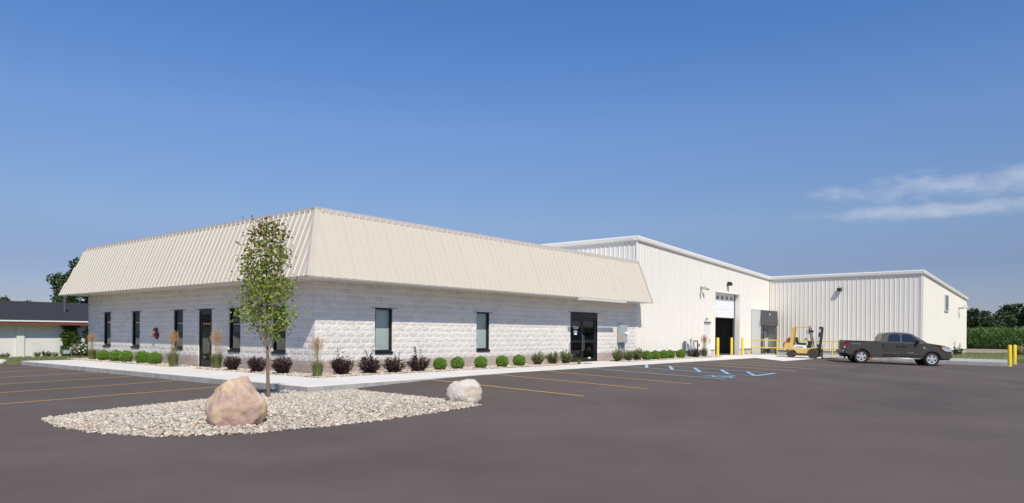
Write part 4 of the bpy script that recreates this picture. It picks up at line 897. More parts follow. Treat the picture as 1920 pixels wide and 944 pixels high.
for px, y, lab, s_ in ((825, -.95, 'round green shrub right after the row of purple bushes', .92), (858, -.92, 'second round green shrub from the purple bushes on the sunny wall', .94), (901.6, -1.1, 'round green shrub below the second sunny window', .95), (941.5, -1.05, 'round green shrub between the second sunny window and the leafy bushes', .95), (973.6, -1.0, 'round green shrub just left of the three leafy bushes', .97),
        (1212.7, -1.1, 'round loose green shrub just right of the block wall end', 1.0), (1228.9, -1.1, 'round green shrub second along the white warehouse wall', 1.0), (1244.8, -1.0, 'round green shrub, left one of the touching pair by the white warehouse wall', 1.0), (1256.6, -.9, 'round green shrub, right one of the touching pair by the white warehouse wall', 1.0), (1276.5, -.9, 'round green shrub at the foot of the gas meter', 1.02)): globe(atR(px, y), lab, s_)
def bush(name, label, P, meshes, group, sc_=1., extra=None, rz=None):
    t = plant(name, label, 'shrub', P, group, random.uniform(0, 6) if rz is None else rz, sc_); lobj('foliage', meshes[0], t); lobj('stem', meshes[1], t)
    if extra: lobj('bloom', extra, t)['kind'] = 'stuff'
for i, (px, lab, s_) in enumerate(((437.5, 'compact dark purple bush just right of the single glass door', 1.0), (482, 'compact dark purple bush behind the sapling trunk', 1.05), (531.4, 'compact dark purple bush nearest the corner on the shaded wall', 1.12))): bush('purple_bush', lab, atL(px, -.72), PURR[i % 2], 'dark purple bushes', s_)
for i, (px, y, lab, s_) in enumerate(((639.5, -.85, 'dark purple bush nearest the corner on the sunny wall', 1.0), (693.5, -1.0, 'dark purple bush under the left edge of the first sunny window', 1.0), (740.3, -1.15, 'dark purple bush under the right edge of the first sunny window', .95), (784.6, -1.2, 'last dark purple bush before the round green shrubs', 1.0))): bush('purple_bush', lab, atR(px, y), PUR[i], 'dark purple bushes', s_)
bush('barberry', 'wide low dark purple bush beside the white steel side door', atR(1302, -.9), BARB, None)
for i, (px, y, lab, s_) in enumerate(((1008.5, -.8, 'leafy green bush, leftmost of the three beside the double door', 1.0), (1037, -.85, 'leafy green bush, middle of the three beside the double door', 1.0), (1060.7, -.9, 'leafy green bush, closest to the double door on its left', 1.06), (1158.7, -.9, 'reddish leafy bush below the electrical cabinet', 1.05), (1177.8, -.95, 'reddish leafy bush just right of the electrical cabinet', .95), (1194.7, -1.0, 'greyish leafy bush at the joint of block and metal walls', 1.1))): bush('leafy_bush', lab, atR(px, y), ROSE[i % 3], 'leafy bushes by the double door', s_, BLOOM)
def reed(P, label, i, s_=1.):
    t = plant('reed_grass', label, 'ornamental grass', P, 'feather reed grass clumps', random.uniform(0, 6), s_)
    for nm, me in zip(('blades', 'plumes', 'stalks'), REED[i % 3]): lobj(nm, me, t)
reed(Vector((-.5, onX(172.8, 670, -.5).y, .01)), 'feather reed grass at the far left end of the shaded wall', 0, 1.02); reed(atL(325, -.72), 'feather reed grass just left of the single glass door', 1, 1.12); reed(atL(406, -.45), 'feather reed grass right against the right side of the single glass door', 2, 1.14)
reed(Vector((-.80, -1.25, .01)), 'feather reed grass at the very corner of the building', 0, .98); reed(Vector((onY(1320.5, 670, -.75).x, -.75, .01)), 'feather reed grass in front of the white steel side door', 1, 1.1)
P = onZ(1086, 683, .01); fo, st_ = stem_bush(.2, .2, 9, 12, .05, .4, 77, BOXL); bush('weed', 'tiny bright green weed at the edge of the walk to the double door', P, (fo, st_), None)

# ---- sapling
TB = onG(503, 757); TB.z = isl_z(TB.x, TB.y); K = ppm(TB); RH = Vector((RT0.x, RT0.y, 0)); FH = Vector((FW.x, FW.y, 0))
sap = thing('sapling_tree', 'slim young pear tree with sparse bright leaves in the pebble island', 'tree', TB)
def tp(px, py, dep=0.): return TB + RH*((px-503)/K) + UP0*((757-py)/K) + FH*dep
mb = MB(); mb.tube([tp(503, 760), tp(502, 720), tp(501, 672), tp(499, 620, .02), tp(498, 560, .0), tp(499, 490, -.02), tp(497, 424)], [.042, .036, .031, .024, .018, .012, .004], 10); build(mb, 'trunk', BARK, sap, smooth=True)
rt = random.Random(5); BR = [[(500, 668), (484, 632), (466, 570), (449, 500)], [(502, 672), (520, 640), (535, 612), (549, 596)], [(500, 655), (518, 600), (530, 560), (545, 540)], [(499, 640), (486, 575), (477, 500), (478, 440)], [(499, 620), (511, 545), (520, 480), (522, 432)], [(500, 660), (490, 625), (476, 590), (462, 560)], [(500, 662), (510, 640), (528, 625), (540, 585)], [(499, 600), (490, 520), (486, 460), (484, 425)], [(499, 590), (507, 520), (509, 460), (510, 424)], [(500, 648), (479, 618), (470, 600), (462, 590)], [(499, 580), (485, 540), (472, 515), (470, 480)], [(499, 570), (515, 540), (531, 500), (530, 470)], [(500, 650), (492, 600), (484, 560), (478, 530)], [(500, 640), (512, 600), (522, 570), (534, 530)]]
brm = MB(); LP, LD, LT = [], [], []
for bi, br in enumerate(BR):
    dep = rt.uniform(-.45, .45) if bi not in (0, 1) else rt.uniform(-.15, .15)
    pts_ = [tp(x, y, dep*k/3) for k, (x, y) in enumerate(br)]; brm.tube(pts_, [.011, .008, .006, .003], 5, False)
    nl = 190
    for _ in range(nl):
        t = rt.uniform(.22, 1)**.8*3; j = min(2, int(t)); q = pts_[j].lerp(pts_[j+1], t-j); sp_ = .10 + .03*j
        off = Vector((rt.gauss(0, 1), rt.gauss(0, 1), rt.gauss(0, .8)))*sp_*.8; p = q + off; LP.append(p); d = Vector((rt.gauss(0, 1), rt.gauss(0, 1), rt.gauss(-.35, .7))); LD.append(d); LT.append((p.z - TB.z)*K)
    for _ in range(9):
        t = rt.uniform(.4, 1)*3; j = min(2, int(t)); q = pts_[j].lerp(pts_[j+1], t-j); brm.tube([q, q + Vector((rt.gauss(0, .12), rt.gauss(0, .12), rt.uniform(.02, .16)))], [.004, .0015], 3, False)
for _ in range(900):       # leaves along the leader
    py_ = rt.uniform(425, 640); r_ = .20 if py_ < 560 else .16; p = tp(499, py_) + Vector((rt.gauss(0, r_*.75), rt.gauss(0, r_*.75), rt.gauss(0, .05))); LP.append(p); LD.append(Vector((rt.gauss(0, 1), rt.gauss(0, 1), rt.gauss(-.35, .7)))); LT.append((p.z - TB.z)*K)
build(brm, 'branches', BARK, sap)
LP = np.array([tuple(p) for p in LP]); LD = np.array([tuple(p) for p in LD]); LT = np.array(LT)
LT = np.where(LT > 338, -1e4, LT)
keep = RNG.random(len(LP)) < np.where(LT < -1e3, 0, np.clip((LT - 60)/120, .3, 1)); LP, LD, LT = LP[keep], LD[keep], LT[keep]
red = RNG.random(len(LP)) < np.clip((LT - 190)/260, .03, .6)
for nm, mk_, mt in (('crown', ~red, TREELEAF), ('young_leaves', red, REDLEAF)):
    V, F = leaf_arrays(LP[mk_], LD[mk_], RNG.uniform(.06, .098, mk_.sum()), .64); obj(nm, np_mesh(nm, V, F, mt), sap)

# ---- bigger trees
def crown_clumps(c, rx, rz, nclump, nleaf, lsize, rg, squash=.85):
    C = rvec(nclump, rg)*rg.uniform(.25, 1, (nclump, 1))**.5*np.array([rx, rx, rz]) + np.array(c); rad = rg.uniform(.18, .34, nclump)*min(rx, rz); P = []
    for q, r in zip(C, rad): P.append(q + rvec(nleaf, rg)*(r*rg.uniform(.2, 1, (nleaf, 1))**.45)*np.array([1.15, 1.15, squash]))
    P = np.concatenate(P); D = rvec(len(P), rg); D[:, 2] = D[:, 2]*.6 + .1; return leaf_arrays(P, D, rg.uniform(lsize*.7, lsize*1.3, len(P)), .65), C
def big_tree(name, label, base, h, rx, rz, seed, mat=FARL, nclump=46, nleaf=170, lsize=.26, group=None):
    rg = np.random.default_rng(seed); t = thing(name, label, 'tree', base, group=group); b = Vector(base); cz = h - rz
    (V, F), C = crown_clumps((b.x, b.y, b.z + cz), rx, rz, nclump, nleaf, lsize, rg); obj('crown', np_mesh('crown', V, F, mat), t)
    mb = MB(); top = b + Vector((.3, .2, cz + rz*.4)); mb.tube([b - Vector((0, 0, .1)), b.lerp(top, .4) + Vector((.1, 0, 0)), top], [h*.028, h*.02, h*.008], 8)
    for q in C[::4]: s_ = b.lerp(top, rg.uniform(.35, .9)); mb.tube([s_, s_.lerp(Vector(q), .5) + Vector((0, 0, .2)), Vector(q)], [h*.009, h*.006, h*.002], 5, False)
    build(mb, 'trunk', DBARK, t); return t
def at_depth(px, dep, z): d = ray(px, PY); p = CAM + d*dep; return Vector((p.x, p.y, z))
big_tree('shade_tree', 'green leafy tree rising behind the left end of the mansard roof', at_depth(158, 66, -.45), 8.55, 2.75, 3.2, 3, nclump=40)
big_tree('shade_tree', 'small treetop just showing over the dark roof left of the pipe', at_depth(58, 72, -.5), 5.45, 1.2, 1.5, 5, nclump=16, nleaf=110); big_tree('shade_tree', 'small treetop at the very left over the dark roof', at_depth(4, 74, -.5), 5.3, 1.5, 1.5, 6, nclump=16, nleaf=110)
# far wood behind the corn
rg = np.random.default_rng(9); parts = []
mbw = MB()
for i in range(86):
    px = 1560 + i*11.5 + rg.uniform(-5, 5); dep = rg.uniform(250, 330); hh = (rg.uniform(9.5, 12.5) + (3.6 if px > 1890 else 0) + (1.5 if 1800 < px < 1835 else 0))*dep/290; P = at_depth(px, dep, -.3); rx = rg.uniform(3.4, 5.6)
    (V, F), C = crown_clumps((P.x, P.y, hh*.52), rx, hh*.48, 26, 46, 1.15, rg); parts.append((V, F)); mbw.tube([P, P + Vector((0, 0, hh*.5))], [.25, .15], 5, False)
V, F = merge(parts); wd = obj('far_wood', np_mesh('far_wood', V, F, WOODL)); tag(wd, 'dark green belt of trees on the horizon beyond the corn', 'wood', kind='stuff'); build(mbw, 'trunks', DBARK, wd)['kind'] = 'stuff'
# corn
rg = np.random.default_rng(12); Vs, Fs, o = [], [], 0; rows = 34
PPc, DDc, SSc = [], [], []
fxs = []
for r in range(rows):
    x0 = 95 + r*.78; ny = 330 if r < 6 else 170
    for k in range(ny):
        y = 3 - (k + rg.uniform(0, .9))*(.24 if r < 6 else .47); x = x0 + rg.normal()*.06 + max(0, (y+9))*.0; hgt = rg.uniform(2.25, 2.65); zb = gz(x, y)
        nl = 11 if r < 6 else 5
        for j in range(nl):
            t = (j+.5)/nl*(.9) + .08 if r < 6 else .6 + .4*j/nl; a = (j % 2)*math.pi + rg.uniform(-.7, .7) + 1.2; PPc.append((x, y, zb + hgt*t)); DDc.append((math.cos(a)*.8, math.sin(a)*.8, rg.uniform(.5, 1.7))); SSc.append(rg.uniform(.5, .85))
V, F = leaf_arrays(np.array(PPc), np.array(DDc), np.array(SSc), .13); n = len(PPc)
stalkV = []; 
corn = obj('cornfield', np_mesh('cornfield', V, F, CORNL)); tag(corn, 'tall green cornfield beyond the right end of the warehouse', 'corn', kind='stuff')
# dark box inside the field, its colour standing in for the shade between stalks
mb = MB(); mb.box(96.5, 122, -78, 3, -.3, 1.55); build(mb, 'corn_shade_box', pm('corn_shade', (.02, .045, .01), .9, var=.4, vscale=3), corn)['kind'] = 'stuff'
# weeds at the right edge, thin lawn blades
def grass_blades(region, n, hlo, hhi, w, mat, name, rgs):
    rg = np.random.default_rng(rgs); x = rg.uniform(region[0], region[1], n); y = rg.uniform(region[2], region[3], n); z = np.array([gz(a, b) for a, b in zip(x, y)]); P = np.stack([x, y, z], 1); D = rg.normal(size=(n, 3))*.35; D[:, 2] = 1
    V, F = leaf_arrays(P, D, rg.uniform(hlo, hhi, n), w); return np_mesh(name, V, F, mat)
lg = obj('lawn_grass', grass_blades((41.8, 63, -30, -10.6), 16000, .06, .16, .12, LAWNB, 'lawn_grass', 1)); tag(lg, 'mown green lawn right of the warehouse wing', 'grass', kind='stuff')
lg = obj('lawn_grass', grass_blades((-14, 18, 18.4, 34.5), 16000, .06, .17, .14, LAWNB, 'lawn_grass', 2)); tag(lg, 'strip of lawn in front of the low white building', 'grass', kind='stuff')
for i, (px, dep, s_, lab) in enumerate(((1908, 63, 1.6, 'tall weedy clump at the right edge behind the two bollards'), (1925, 66, 1.9, 'weedy bush cut by the right edge of the picture'), (1915, 58, .9, 'low tawny weed clump right of the two bollards'))):
    P = at_depth(px, dep, 0); P.z = gz(P.x, P.y); fo, st_ = stem_bush(1.3, 1.0, 60, 26, .11, .4, 90+i, IVYL if i != 2 else STRAW); bush('weed_clump', lab, P, (fo, st_), 'weeds at the lot edge', s_)

for i, px in enumerate((1791, 1799)):
    P = onY(px, 656, YW-.55); P.z = gz(P.x, P.y); fo, st_ = stem_bush(.45, .7, 14, 20, .10, .4, 130+i, FARL, (1.3-.3*i, 1.0)); bush('tall_weed', ['taller dark spiky weed at the foot of the wing end wall', 'shorter dark spiky weed right of its taller twin by the wing end wall'][i], P, (fo, st_), 'spiky weeds by the wing')

# ================================================================== LOW BUILDING AT THE LEFT
YB = 35.0; zb0 = -.42; ze0 = 1.86; zr0 = 3.42; xa, xb = -26., 16.
low = thing('low_building', 'low white painted block building with dark shingle roof', 'building', (0, YB, zb0))
mb = MB(); mb.box(xa, xb, YB, YB+.25, zb0-.2, ze0+.1); mb.box(xa, xa+.25, YB+.25, YB+9, zb0-.2, ze0); mb.box(xb-.25, xb, YB+.25, YB+9, zb0-.2, ze0); mb.box(xa, xb, YB+9, YB+9.25, zb0-.2, ze0); build(mb, 'wall', PAINTW, low)
for px in (37.5,):
    c = onY(px, 640, YB).x; mb = MB(); mb.box(c-.22, c+.22, YB-.12, YB-.002, zb0-.2, ze0); build(mb, 'pilaster', PAINTW, low)
for c in (-7.5, -16.5): mb = MB(); mb.box(c-.22, c+.22, YB-.12, YB-.002, zb0-.2, ze0); build(mb, 'pilaster', PAINTW, low)
ov_ = .62; yr = YB + 4.6
mb = MB(); mb.prism([(xa-.4, YB-ov_, ze0+.12), (xa-.4, yr, zr0), (xa-.4, yr, zr0-.10), (xa-.4, YB-ov_+.02, ze0+.02)], (xb-xa+.8, 0, 0)); rf = build(mb, 'roof', SHING, low)
mb = MB(); mb.prism([(xa-.4, YB+9.25+ov_, ze0+.12), (xa-.4, YB+9.25+ov_, ze0+.02), (xa-.4, yr+.002, zr0-.10), (xa-.4, yr+.002, zr0)], (xb-xa+.8, 0, 0)); build(mb, 'roof', SHING, low)
nrow = 14     # courses of shingle as thin lapped strips
for i in range(nrow):
    t0, t1 = i/nrow, (i+1)/nrow; y0_, y1_ = YB-ov_+(yr-YB+ov_)*t0, YB-ov_+(yr-YB+ov_)*t1; z0_, z1_ = ze0+.12+(zr0-ze0-.12)*t0, ze0+.12+(zr0-ze0-.12)*t1
    mb = MB(); mb.prism([(xa-.42, y0_-.03, z0_+.012), (xa-.42, y1_, z1_+.004), (xa-.42, y1_, z1_+.001), (xa-.42, y0_-.03, z0_-.008)], (xb-xa+.84, 0, 0)); build(mb, 'shingle_course', SHING, rf, local=True)
mb = MB(); mb.box(xa-.42, xb+.42, YB-ov_-.10, YB-ov_-.012, ze0+.06, ze0+.15); build(mb, 'gutter', WTRIM, low); mb = MB(); mb.box(xa-.42, xb+.42, YB-ov_-.05, YB-ov_+.06, ze0-.15, ze0+.055); build(mb, 'fascia', pm('red_fascia', (.20, .05, .045), .7, var=.1), low)
mb = MB(); mb.box(xa-.4, xb+.4, YB-ov_+.06, YB, ze0-.06, ze0-.03); build(mb, 'eave_soffit', SOFF, low)
P = onY(121.3, 586, YB+1.7); mb = MB(); mb.tube([(P.x, P.y, 2.2), (P.x, P.y, 3.85)], .085, 12); build(mb, 'vent_pipe', pm('rusty_pipe', (.10, .085, .08), .7), low, smooth=True)
# ivy and shrubs on its wall
def wall_ivy(x0, x1, zlo, zhi, n, name, label, cat, mat, seed, prof):
    rg = np.random.default_rng(seed); P = []
    while len(P) < n:
        u = rg.uniform(0, 1); v = rg.uniform(0, 1)
        if abs(u - .5)*2 < prof(v)*(1 + .25*math.sin(v*17 + seed)): d = rg.uniform(0, .5)*(1-.5*v); P.append((x0+(x1-x0)*u, YB-.03-d, zlo+(zhi-zlo)*v))
    P = np.array(P); D = rg.normal(size=(len(P), 3)); D[:, 1] -= .9; V, F = leaf_arrays(P, D, rg.uniform(.08, .17, len(P)), .75); t = thing(name, label, cat, ((x0+x1)/2, YB-.2, zb0)); obj('foliage', np_mesh('foliage', V, F, mat), t)
    mb = MB()
    for i in range(5): x = x0+(x1-x0)*(.3+.1*i); mb.tube([(x, YB-.10, zb0), (x+rg.uniform(-.1, .1), YB-.06, zb0+.8), (x+rg.uniform(-.3, .3), YB-.05, zhi-.2)], [.03, .02, .008], 5)
    build(mb, 'stem', DBARK, t); return t
xL = onY(112, 640, YB).x; xM = onY(148, 640, YB).x; xR = onY(176, 640, YB).x
wall_ivy(xL, xM, zb0, ze0, 3600, 'ivy', 'dark green ivy climbing the low white building to its eave', 'ivy', IVYL, 4, lambda v: 1.0 - .35*v if v < .85 else .8); wall_ivy(xM-.1, xR+1.2, zb0, ze0-.05, 2600, 'ivy', 'ivy column half hidden by the corner of the block office', 'ivy', IVYL, 8, lambda v: .8 - .25*v)
P = Vector((onY(152, 660, YB-1.2).x, YB-1.2, gz(5, YB-1.2))); fo, st_ = stem_bush(1.5, 1.15, 60, 40, .10, .5, 71, ROSL); t = plant('flowering_shrub', 'bushy shrub dotted with white flowers beside the ivy', 'shrub', P); lobj('foliage', fo, t); lobj('stem', st_, t)
n = 130; Pq = rvec(n)*np.array([.7, .7, .55]); Pq[:, 2] = np.abs(Pq[:, 2]) + .25; V, F = leaf_arrays(Pq, rvec(n), np.full(n, .11), 1.0); lobj('bloom', np_mesh('bloom', V, F, pm('white_bloom', (.8, .8, .76), .6)), t)['kind'] = 'stuff'
for i, (px, s_) in enumerate(((70, .45), (85, .5), (92, .4), (103, .4), (12, .4), (4, .35))):
    P = Vector((onY(px, 665, YB-.35).x, YB-.35, gz(0, YB-.3))); fo, st_ = stem_bush(1.2, .9, 26, 22, .12, .5, 110+i, IVYL); bush('wall_weed', ['leftmost tall weed of the pair midway along the low white wall', 'right weed of the pair midway along the low white wall', 'small weed near the ivy along the low white wall', 'low weed touching the foot of the ivy', 'small weed left of the pilaster of the low white building', 'weed at the very left foot of the low white wall'][i], P, (fo, st_), 'weeds along the low white wall', s_)
P = Vector((onY(124.5, 668, YB-2.2).x, YB-2.2, gz(4, YB-2.2))); t = thing('utility_meter', 'small grey gas meter standing in front of the ivy', 'meter', P); mb = MB(); mb.box(P.x-.2, P.x+.2, P.y-.12, P.y+.12, P.z+.18, P.z+.42); build(mb, 'meter_body', GALV, t, bevel=.04); mb = MB(); mb.tube([(P.x-.3, P.y, P.z), (P.x-.3, P.y, P.z+.48), (P.x+.3, P.y, P.z+.48), (P.x+.3, P.y, P.z)], .03, 8); build(mb, 'pipe_loop', STEEL, t)
# pale rocks at the end of the lot
pts = []
for _ in range(420): pts.append((random.uniform(-22, -3.3), random.uniform(18.15, 19.1), -.13 + random.uniform(-.02, .08)))
P = np.array(pts); rr_ = obj('riprap', stones(P, RNG.uniform(.14, .36, len(P)), WROCK, 'riprap')); tag(rr_, 'row of pale broken rocks along the far left edge of the lot', 'rocks', kind='stuff')

# ================================================================== PICKUP TRUCK (local: x forward, y left, z up; origin under rear axle)
HW = 1.0
pr, pf = onG(1614, 681.5), onG(1746, 687.0); dv = (pf - pr); th = math.atan2(dv.y, dv.x); lf_ = Vector((-math.sin(th), math.cos(th), 0))
truck = thing('pickup_truck', 'dark grey four-door pickup truck parked beside the platform', 'pickup truck', pr + lf_*.90 + Vector((0, 0, .0)), (0, math.atan2(-dv.z, math.hypot(dv.x, dv.y)), th))
WB = dv.length; R = .385
def arc(cx, cz, r, a0, a1, n=12): return [(cx + r*math.cos(math.radians(a0 + (a1-a0)*i/n)), cz + r*math.sin(math.radians(a0 + (a1-a0)*i/n))) for i in range(n+1)]
AR = .475
prof = [(-.86, 1.27), (-.89, 1.20), (-.89, .62), (-.85, .52), (-.6, .44), (-AR, .42)] + arc(0, R, AR, 172, 8) + [(AR+.02, .35), (WB-AR-.02, .35)] + arc(WB, R, AR, 176, 12) + [(WB+AR+.05, .42), (WB+.86, .40), (WB+.98, .47), (WB+1.02, .60), (WB+1.03, .80), (WB+.99, 1.0), (WB+.90, 1.09), (WB+.60, 1.17), (WB-.12, 1.27), (WB-.22, 1.285), (1.05, 1.27)]
mb = MB(); 
def side_w(z): return HW - (.035*ss(1.0, 1.3, z)) - .05*ss(.62, .38, z)
n = len(prof); ysl = [(-1, 0), (-1, 1), (1, 1), (1, 0)]
vv = []
for s_, ins in ((-1, 0.), (1, 0.)):
    for x, z in prof:
        nose = .16*ss(WB+.45, WB+1.03, x)**1.5; tail = .02*ss(-.76, -.89, x); vv.append((x, s_*(side_w(z) - nose - tail), z))
mb.add(vv, [tuple(range(n)), tuple(range(n, 2*n))[::-1]] + [(i, n+i, n+(i+1) % n, (i+1) % n) for i in range(n)])
build(mb, 'body', PICK, truck, local=True, bevel=.045, seg=3)
# cab
cab = [(1.03, 1.24), (1.10, 1.55), (1.20, 1.74), (1.34, 1.80), (1.75, 1.845), (2.30, 1.83), (2.62, 1.77), (WB-.20, 1.27), (WB-.2, 1.24)]
def cw(z): return .945 - .19*(z-1.24)/.6
n = len(cab); vv = [(x, -cw(z), z) for x, z in cab] + [(x, cw(z), z) for x, z in cab]
mb = MB(); mb.add(vv, [tuple(range(n))[::-1], tuple(range(n, 2*n))] + [(i, (i+1) % n, n+(i+1) % n, n+i) for i in range(n)]); build(mb, 'cab', PICK, truck, local=True, bevel=.05, seg=3)
TWIN = pm('truck_glass', (.012, .016, .02), .04, spec=.8); WSH = pm('windshield_glass', (.03, .05, .08), .03, spec=1.)
def sidepoly(pts, s_, off, th_, mat, name, parent=truck, bevel=0.):
    mb = MB(); mb.prism([(x, s_*(cw(z)+off), z) for x, z in pts], (0, s_*th_, 0)); return build(mb, name, mat, parent, local=True, bevel=bevel)
for s_ in (-1, 1):
    sidepoly([(1.34, 1.315), (2.00, 1.305), (2.00, 1.735), (1.60, 1.735), (1.44, 1.68)], s_, -.006, .012, TWIN, 'side_window'); sidepoly([(2.09, 1.305), (3.02, 1.295), (2.62, 1.66), (2.52, 1.715), (2.40, 1.735), (2.09, 1.74)], s_, -.006, .012, TWIN, 'side_window')
mb = MB(); 
for t0 in (0,):
    a0 = (2.66, 1.735); a1 = (WB-.27, 1.305); nx_, nz_ = (a0[1]-a1[1]), (a1[0]-a0[0]); l_ = math.hypot(nx_, nz_); nx_, nz_ = nx_/l_, nz_/l_
    mb.prism([(a0[0]+nx_*.012, -cw(a0[1])+.09, a0[1]+nz_*.012), (a0[0]+nx_*.012, cw(a0[1])-.09, a0[1]+nz_*.012), (a1[0]+nx_*.012, cw(a1[1])-.09, a1[1]+nz_*.012), (a1[0]+nx_*.012, -cw(a1[1])+.09, a1[1]+nz_*.012)], (nx_*.008, 0, nz_*.008))
build(mb, 'windshield', WSH, truck, local=True)
mb = MB(); mb.prism([(1.085, -.66, 1.36), (1.085, .66, 1.36), (1.155, .60, 1.66), (1.155, -.60, 1.66)], (-.03, 0, .004)); build(mb, 'rear_window', TWIN, truck, local=True)
for s_ in (-1, 1):          # doors stand 5 mm proud, leaving their shut lines
    for a, b, top in ((1.12, 2.04, 1.255), (2.06, 3.10, 1.25)):
        pts_ = [(a, .50), (b, .50), (b+.02 if b > 3 else b, .9), (b-.0, top), (a, top)] if a > 1.5 else [(a, .50), (b, .50), (b, top), (a, top)]
        mb = MB(); mb.prism([(x, s_*(HW-.004), z) for x, z in pts_], (0, s_*.010, 0)); d_ = build(mb, 'door', PICK, truck, local=True, bevel=.006)
        hx = b - .16 if a < 2 else a + .14
        mb = MB(); mb.box(hx-.10, hx+.10, s_*(HW+.004), s_*(HW+.05), 1.045, 1.085); build(mb, 'handle', PLAST, d_, local=True, bevel=.012)
        mb = MB(); mb.prism([(a+.02, s_*(HW+.005), .655), (b-.02, s_*(HW+.005), .655), (b-.02, s_*(HW+.03), .635), (a+.02, s_*(HW+.03), .635)], (0, 0, -.05)); build(mb, 'side_moulding', PICK, d_, local=True, bevel=.006)
    mb = MB(); mb.tube([(2.86, s_*.93, 1.30), (2.84, s_*1.02, 1.33)], .03, 8); mr = build(mb, 'mirror', PLAST, truck, local=True); mb = MB(); mb.prism([(2.80, s_*1.00, 1.24), (2.90, s_*1.02, 1.24), (2.92, s_*1.02, 1.44), (2.80, s_*1.00, 1.44)], (0, s_*.20, 0)); build(mb, 'mirror_head', PLAST, mr, local=True, bevel=.03)
    mb = MB(); mb.box(.60, WB-.60, s_*(HW-.06), s_*(HW+.06), .36, .40); rb_ = build(mb, 'running_board', pm('running_board_metal', (.35, .36, .38), .3, metal=.9), truck, local=True, bevel=.015)
    for cx in (0, WB):      # dark wheel wells and arch lips
        mb = MB(); ring = arc(cx, R, AR+.012, 178, 2, 18); ri = arc(cx, R, AR-.03, 178, 2, 18); m_ = len(ring)
        mb.add([(x, s_*(HW-.01), z) for x, z in ring] + [(x, s_*(HW+.022), z) for x, z in ring] + [(x, s_*(HW+.022), z) for x, z in ri] + [(x, s_*(HW-.01), z) for x, z in ri], [(k_*m_+i, k_*m_+i+1, ((k_+1) % 4)*m_+i+1, ((k_+1) % 4)*m_+i) for k_ in range(4) for i in range(m_-1)]); build(mb, 'arch_lip', PICK, truck, local=True, smooth=True)
    mb = MB(); mb.box(-.56, -.52, s_*.74, s_*.98, .22, .52); build(mb, 'mud_flap', RUBBER, truck, local=True)
for cx in (0, WB):
    mb = MB(); ring = arc(cx, R, AR-.005, 180, 0, 14); mb.add([(x, -.96, z) for x, z in ring] + [(x, .96, z) for x, z in ring], [(i, i+1, len(ring)+i+1, len(ring)+i) for i in range(len(ring)-1)]); build(mb, 'wheel_well', PLAST, truck, local=True)
mb = MB(); mb.box(-.9, WB+.7, -.55, .55, .34, .60); build(mb, 'chassis', PLAST, truck, local=True)
for s_ in (-1, 1):
    mb = MB(); mb.box(-.87, 1.02, s_*(HW-.11), s_*(HW-.022), 1.268, 1.298); build(mb, 'bed_rail_cap', PLAST, truck, local=True, bevel=.01)
    mb = MB(); mb.box(-.85, .98, s_*.0, s_*.85, 1.269, 1.277); build(mb, 'bed_shade_sheet', PLAST, truck, local=True)  # black sheet across the bed, in place of the shade inside it
    mb = MB(); mb.prism([(-.988, s_*(HW-.20), 1.19), (-.988, s_*(HW-.20), .95), (-.988, s_*(HW-.008), .95), (-.988, s_*(HW-.008), 1.19)], (.0, 0, 0)) if False else mb.prism([(-.905, s_*(HW-.16), 1.19), (-.905, s_*(HW+.004), 1.19), (-.62, s_*(HW+.004), 1.17), (-.70, s_*(HW+.004), 1.04), (-.86, s_*(HW+.004), .97), (-.905, s_*(HW-.16), .97)], (0, -s_*.03, 0)); build(mb, 'tail_light', pm('tail_lens', (.42, .008, .015), .12), truck, local=True)
    mb = MB(); mb.box(-.91, -.87, s_*(HW-.14), s_*(HW+.002), .86, .955); build(mb, 'reverse_light', WPLAS, truck, local=True)
    mb = MB(); mb.prism([(WB+.46, s_*(HW-.012), 1.11), (WB+.46, s_*(HW-.008), .98), (WB+.66, s_*(HW-.04), .86), (WB+.97, s_*(HW-.15), .84), (WB+.99, s_*(HW-.16), .96), (WB+.92, s_*(HW-.14), 1.06), (WB+.72, s_*(HW-.07), 1.12)], (.012, s_*.018, .004)); hl = build(mb, 'headlight', pm('headlight_lens', (.62, .63, .66), .12, metal=.5), truck, local=True)
    mb = MB(); mb.prism([(WB+.47, s_*(HW+.010), 1.09), (WB+.47, s_*(HW+.012), 1.02), (WB+.56, s_*(HW-.002), 1.02), (WB+.56, s_*(HW-.004), 1.10)], (.003, s_*.006, 0)); build(mb, 'side_marker', ORANGE, hl, local=True)
    mb = MB(); mb.lathe([(.06, 0), (.06, .03)], (WB+1.0, s_*.62, .60), 'x', 14); build(mb, 'fog_light', CHROME, truck, local=True)
mb = MB(); mb.prism([(WB+.985, -.62, 1.05), (WB+.985, .62, 1.05), (WB+1.035, .58, .72), (WB+1.035, -.58, .72)], (.03, 0, 0)); gr = build(mb, 'grille', CHROME, truck, local=True, bevel=.015)
for i in range(3): mb = MB(); z = .77 + i*.085; mb.box(WB+1.03, WB+1.072, -.54, .54, z, z+.055); build(mb, 'grille_slot', PLAST, gr, local=True)
mb = MB(); mb.box(WB+.95, WB+1.06, -.80, .80, .46, .66); build(mb, 'front_bumper', PICK, truck, local=True, bevel=.04); mb = MB(); mb.box(WB+.7, WB+.98, -.7, .7, .36, .45); build(mb, 'air_dam', PLAST, truck, local=True, bevel=.02)
mb = MB(); mb.box(-1.02, -.895, -.93, .93, .56, .74); build(mb, 'rear_bumper', pm('bumper_grey', (.25, .25, .26), .35, metal=.7), truck, local=True, bevel=.03); mb = MB(); mb.bar((-1.08, 0, .5), (-.9, 0, .5), .06); build(mb, 'tow_hitch', DARKM, truck, local=True)
mb = MB(); mb.box(-.91, -.888, -.78, .78, .76, 1.24); build(mb, 'tailgate', PICK, truck, local=True, bevel=.01)
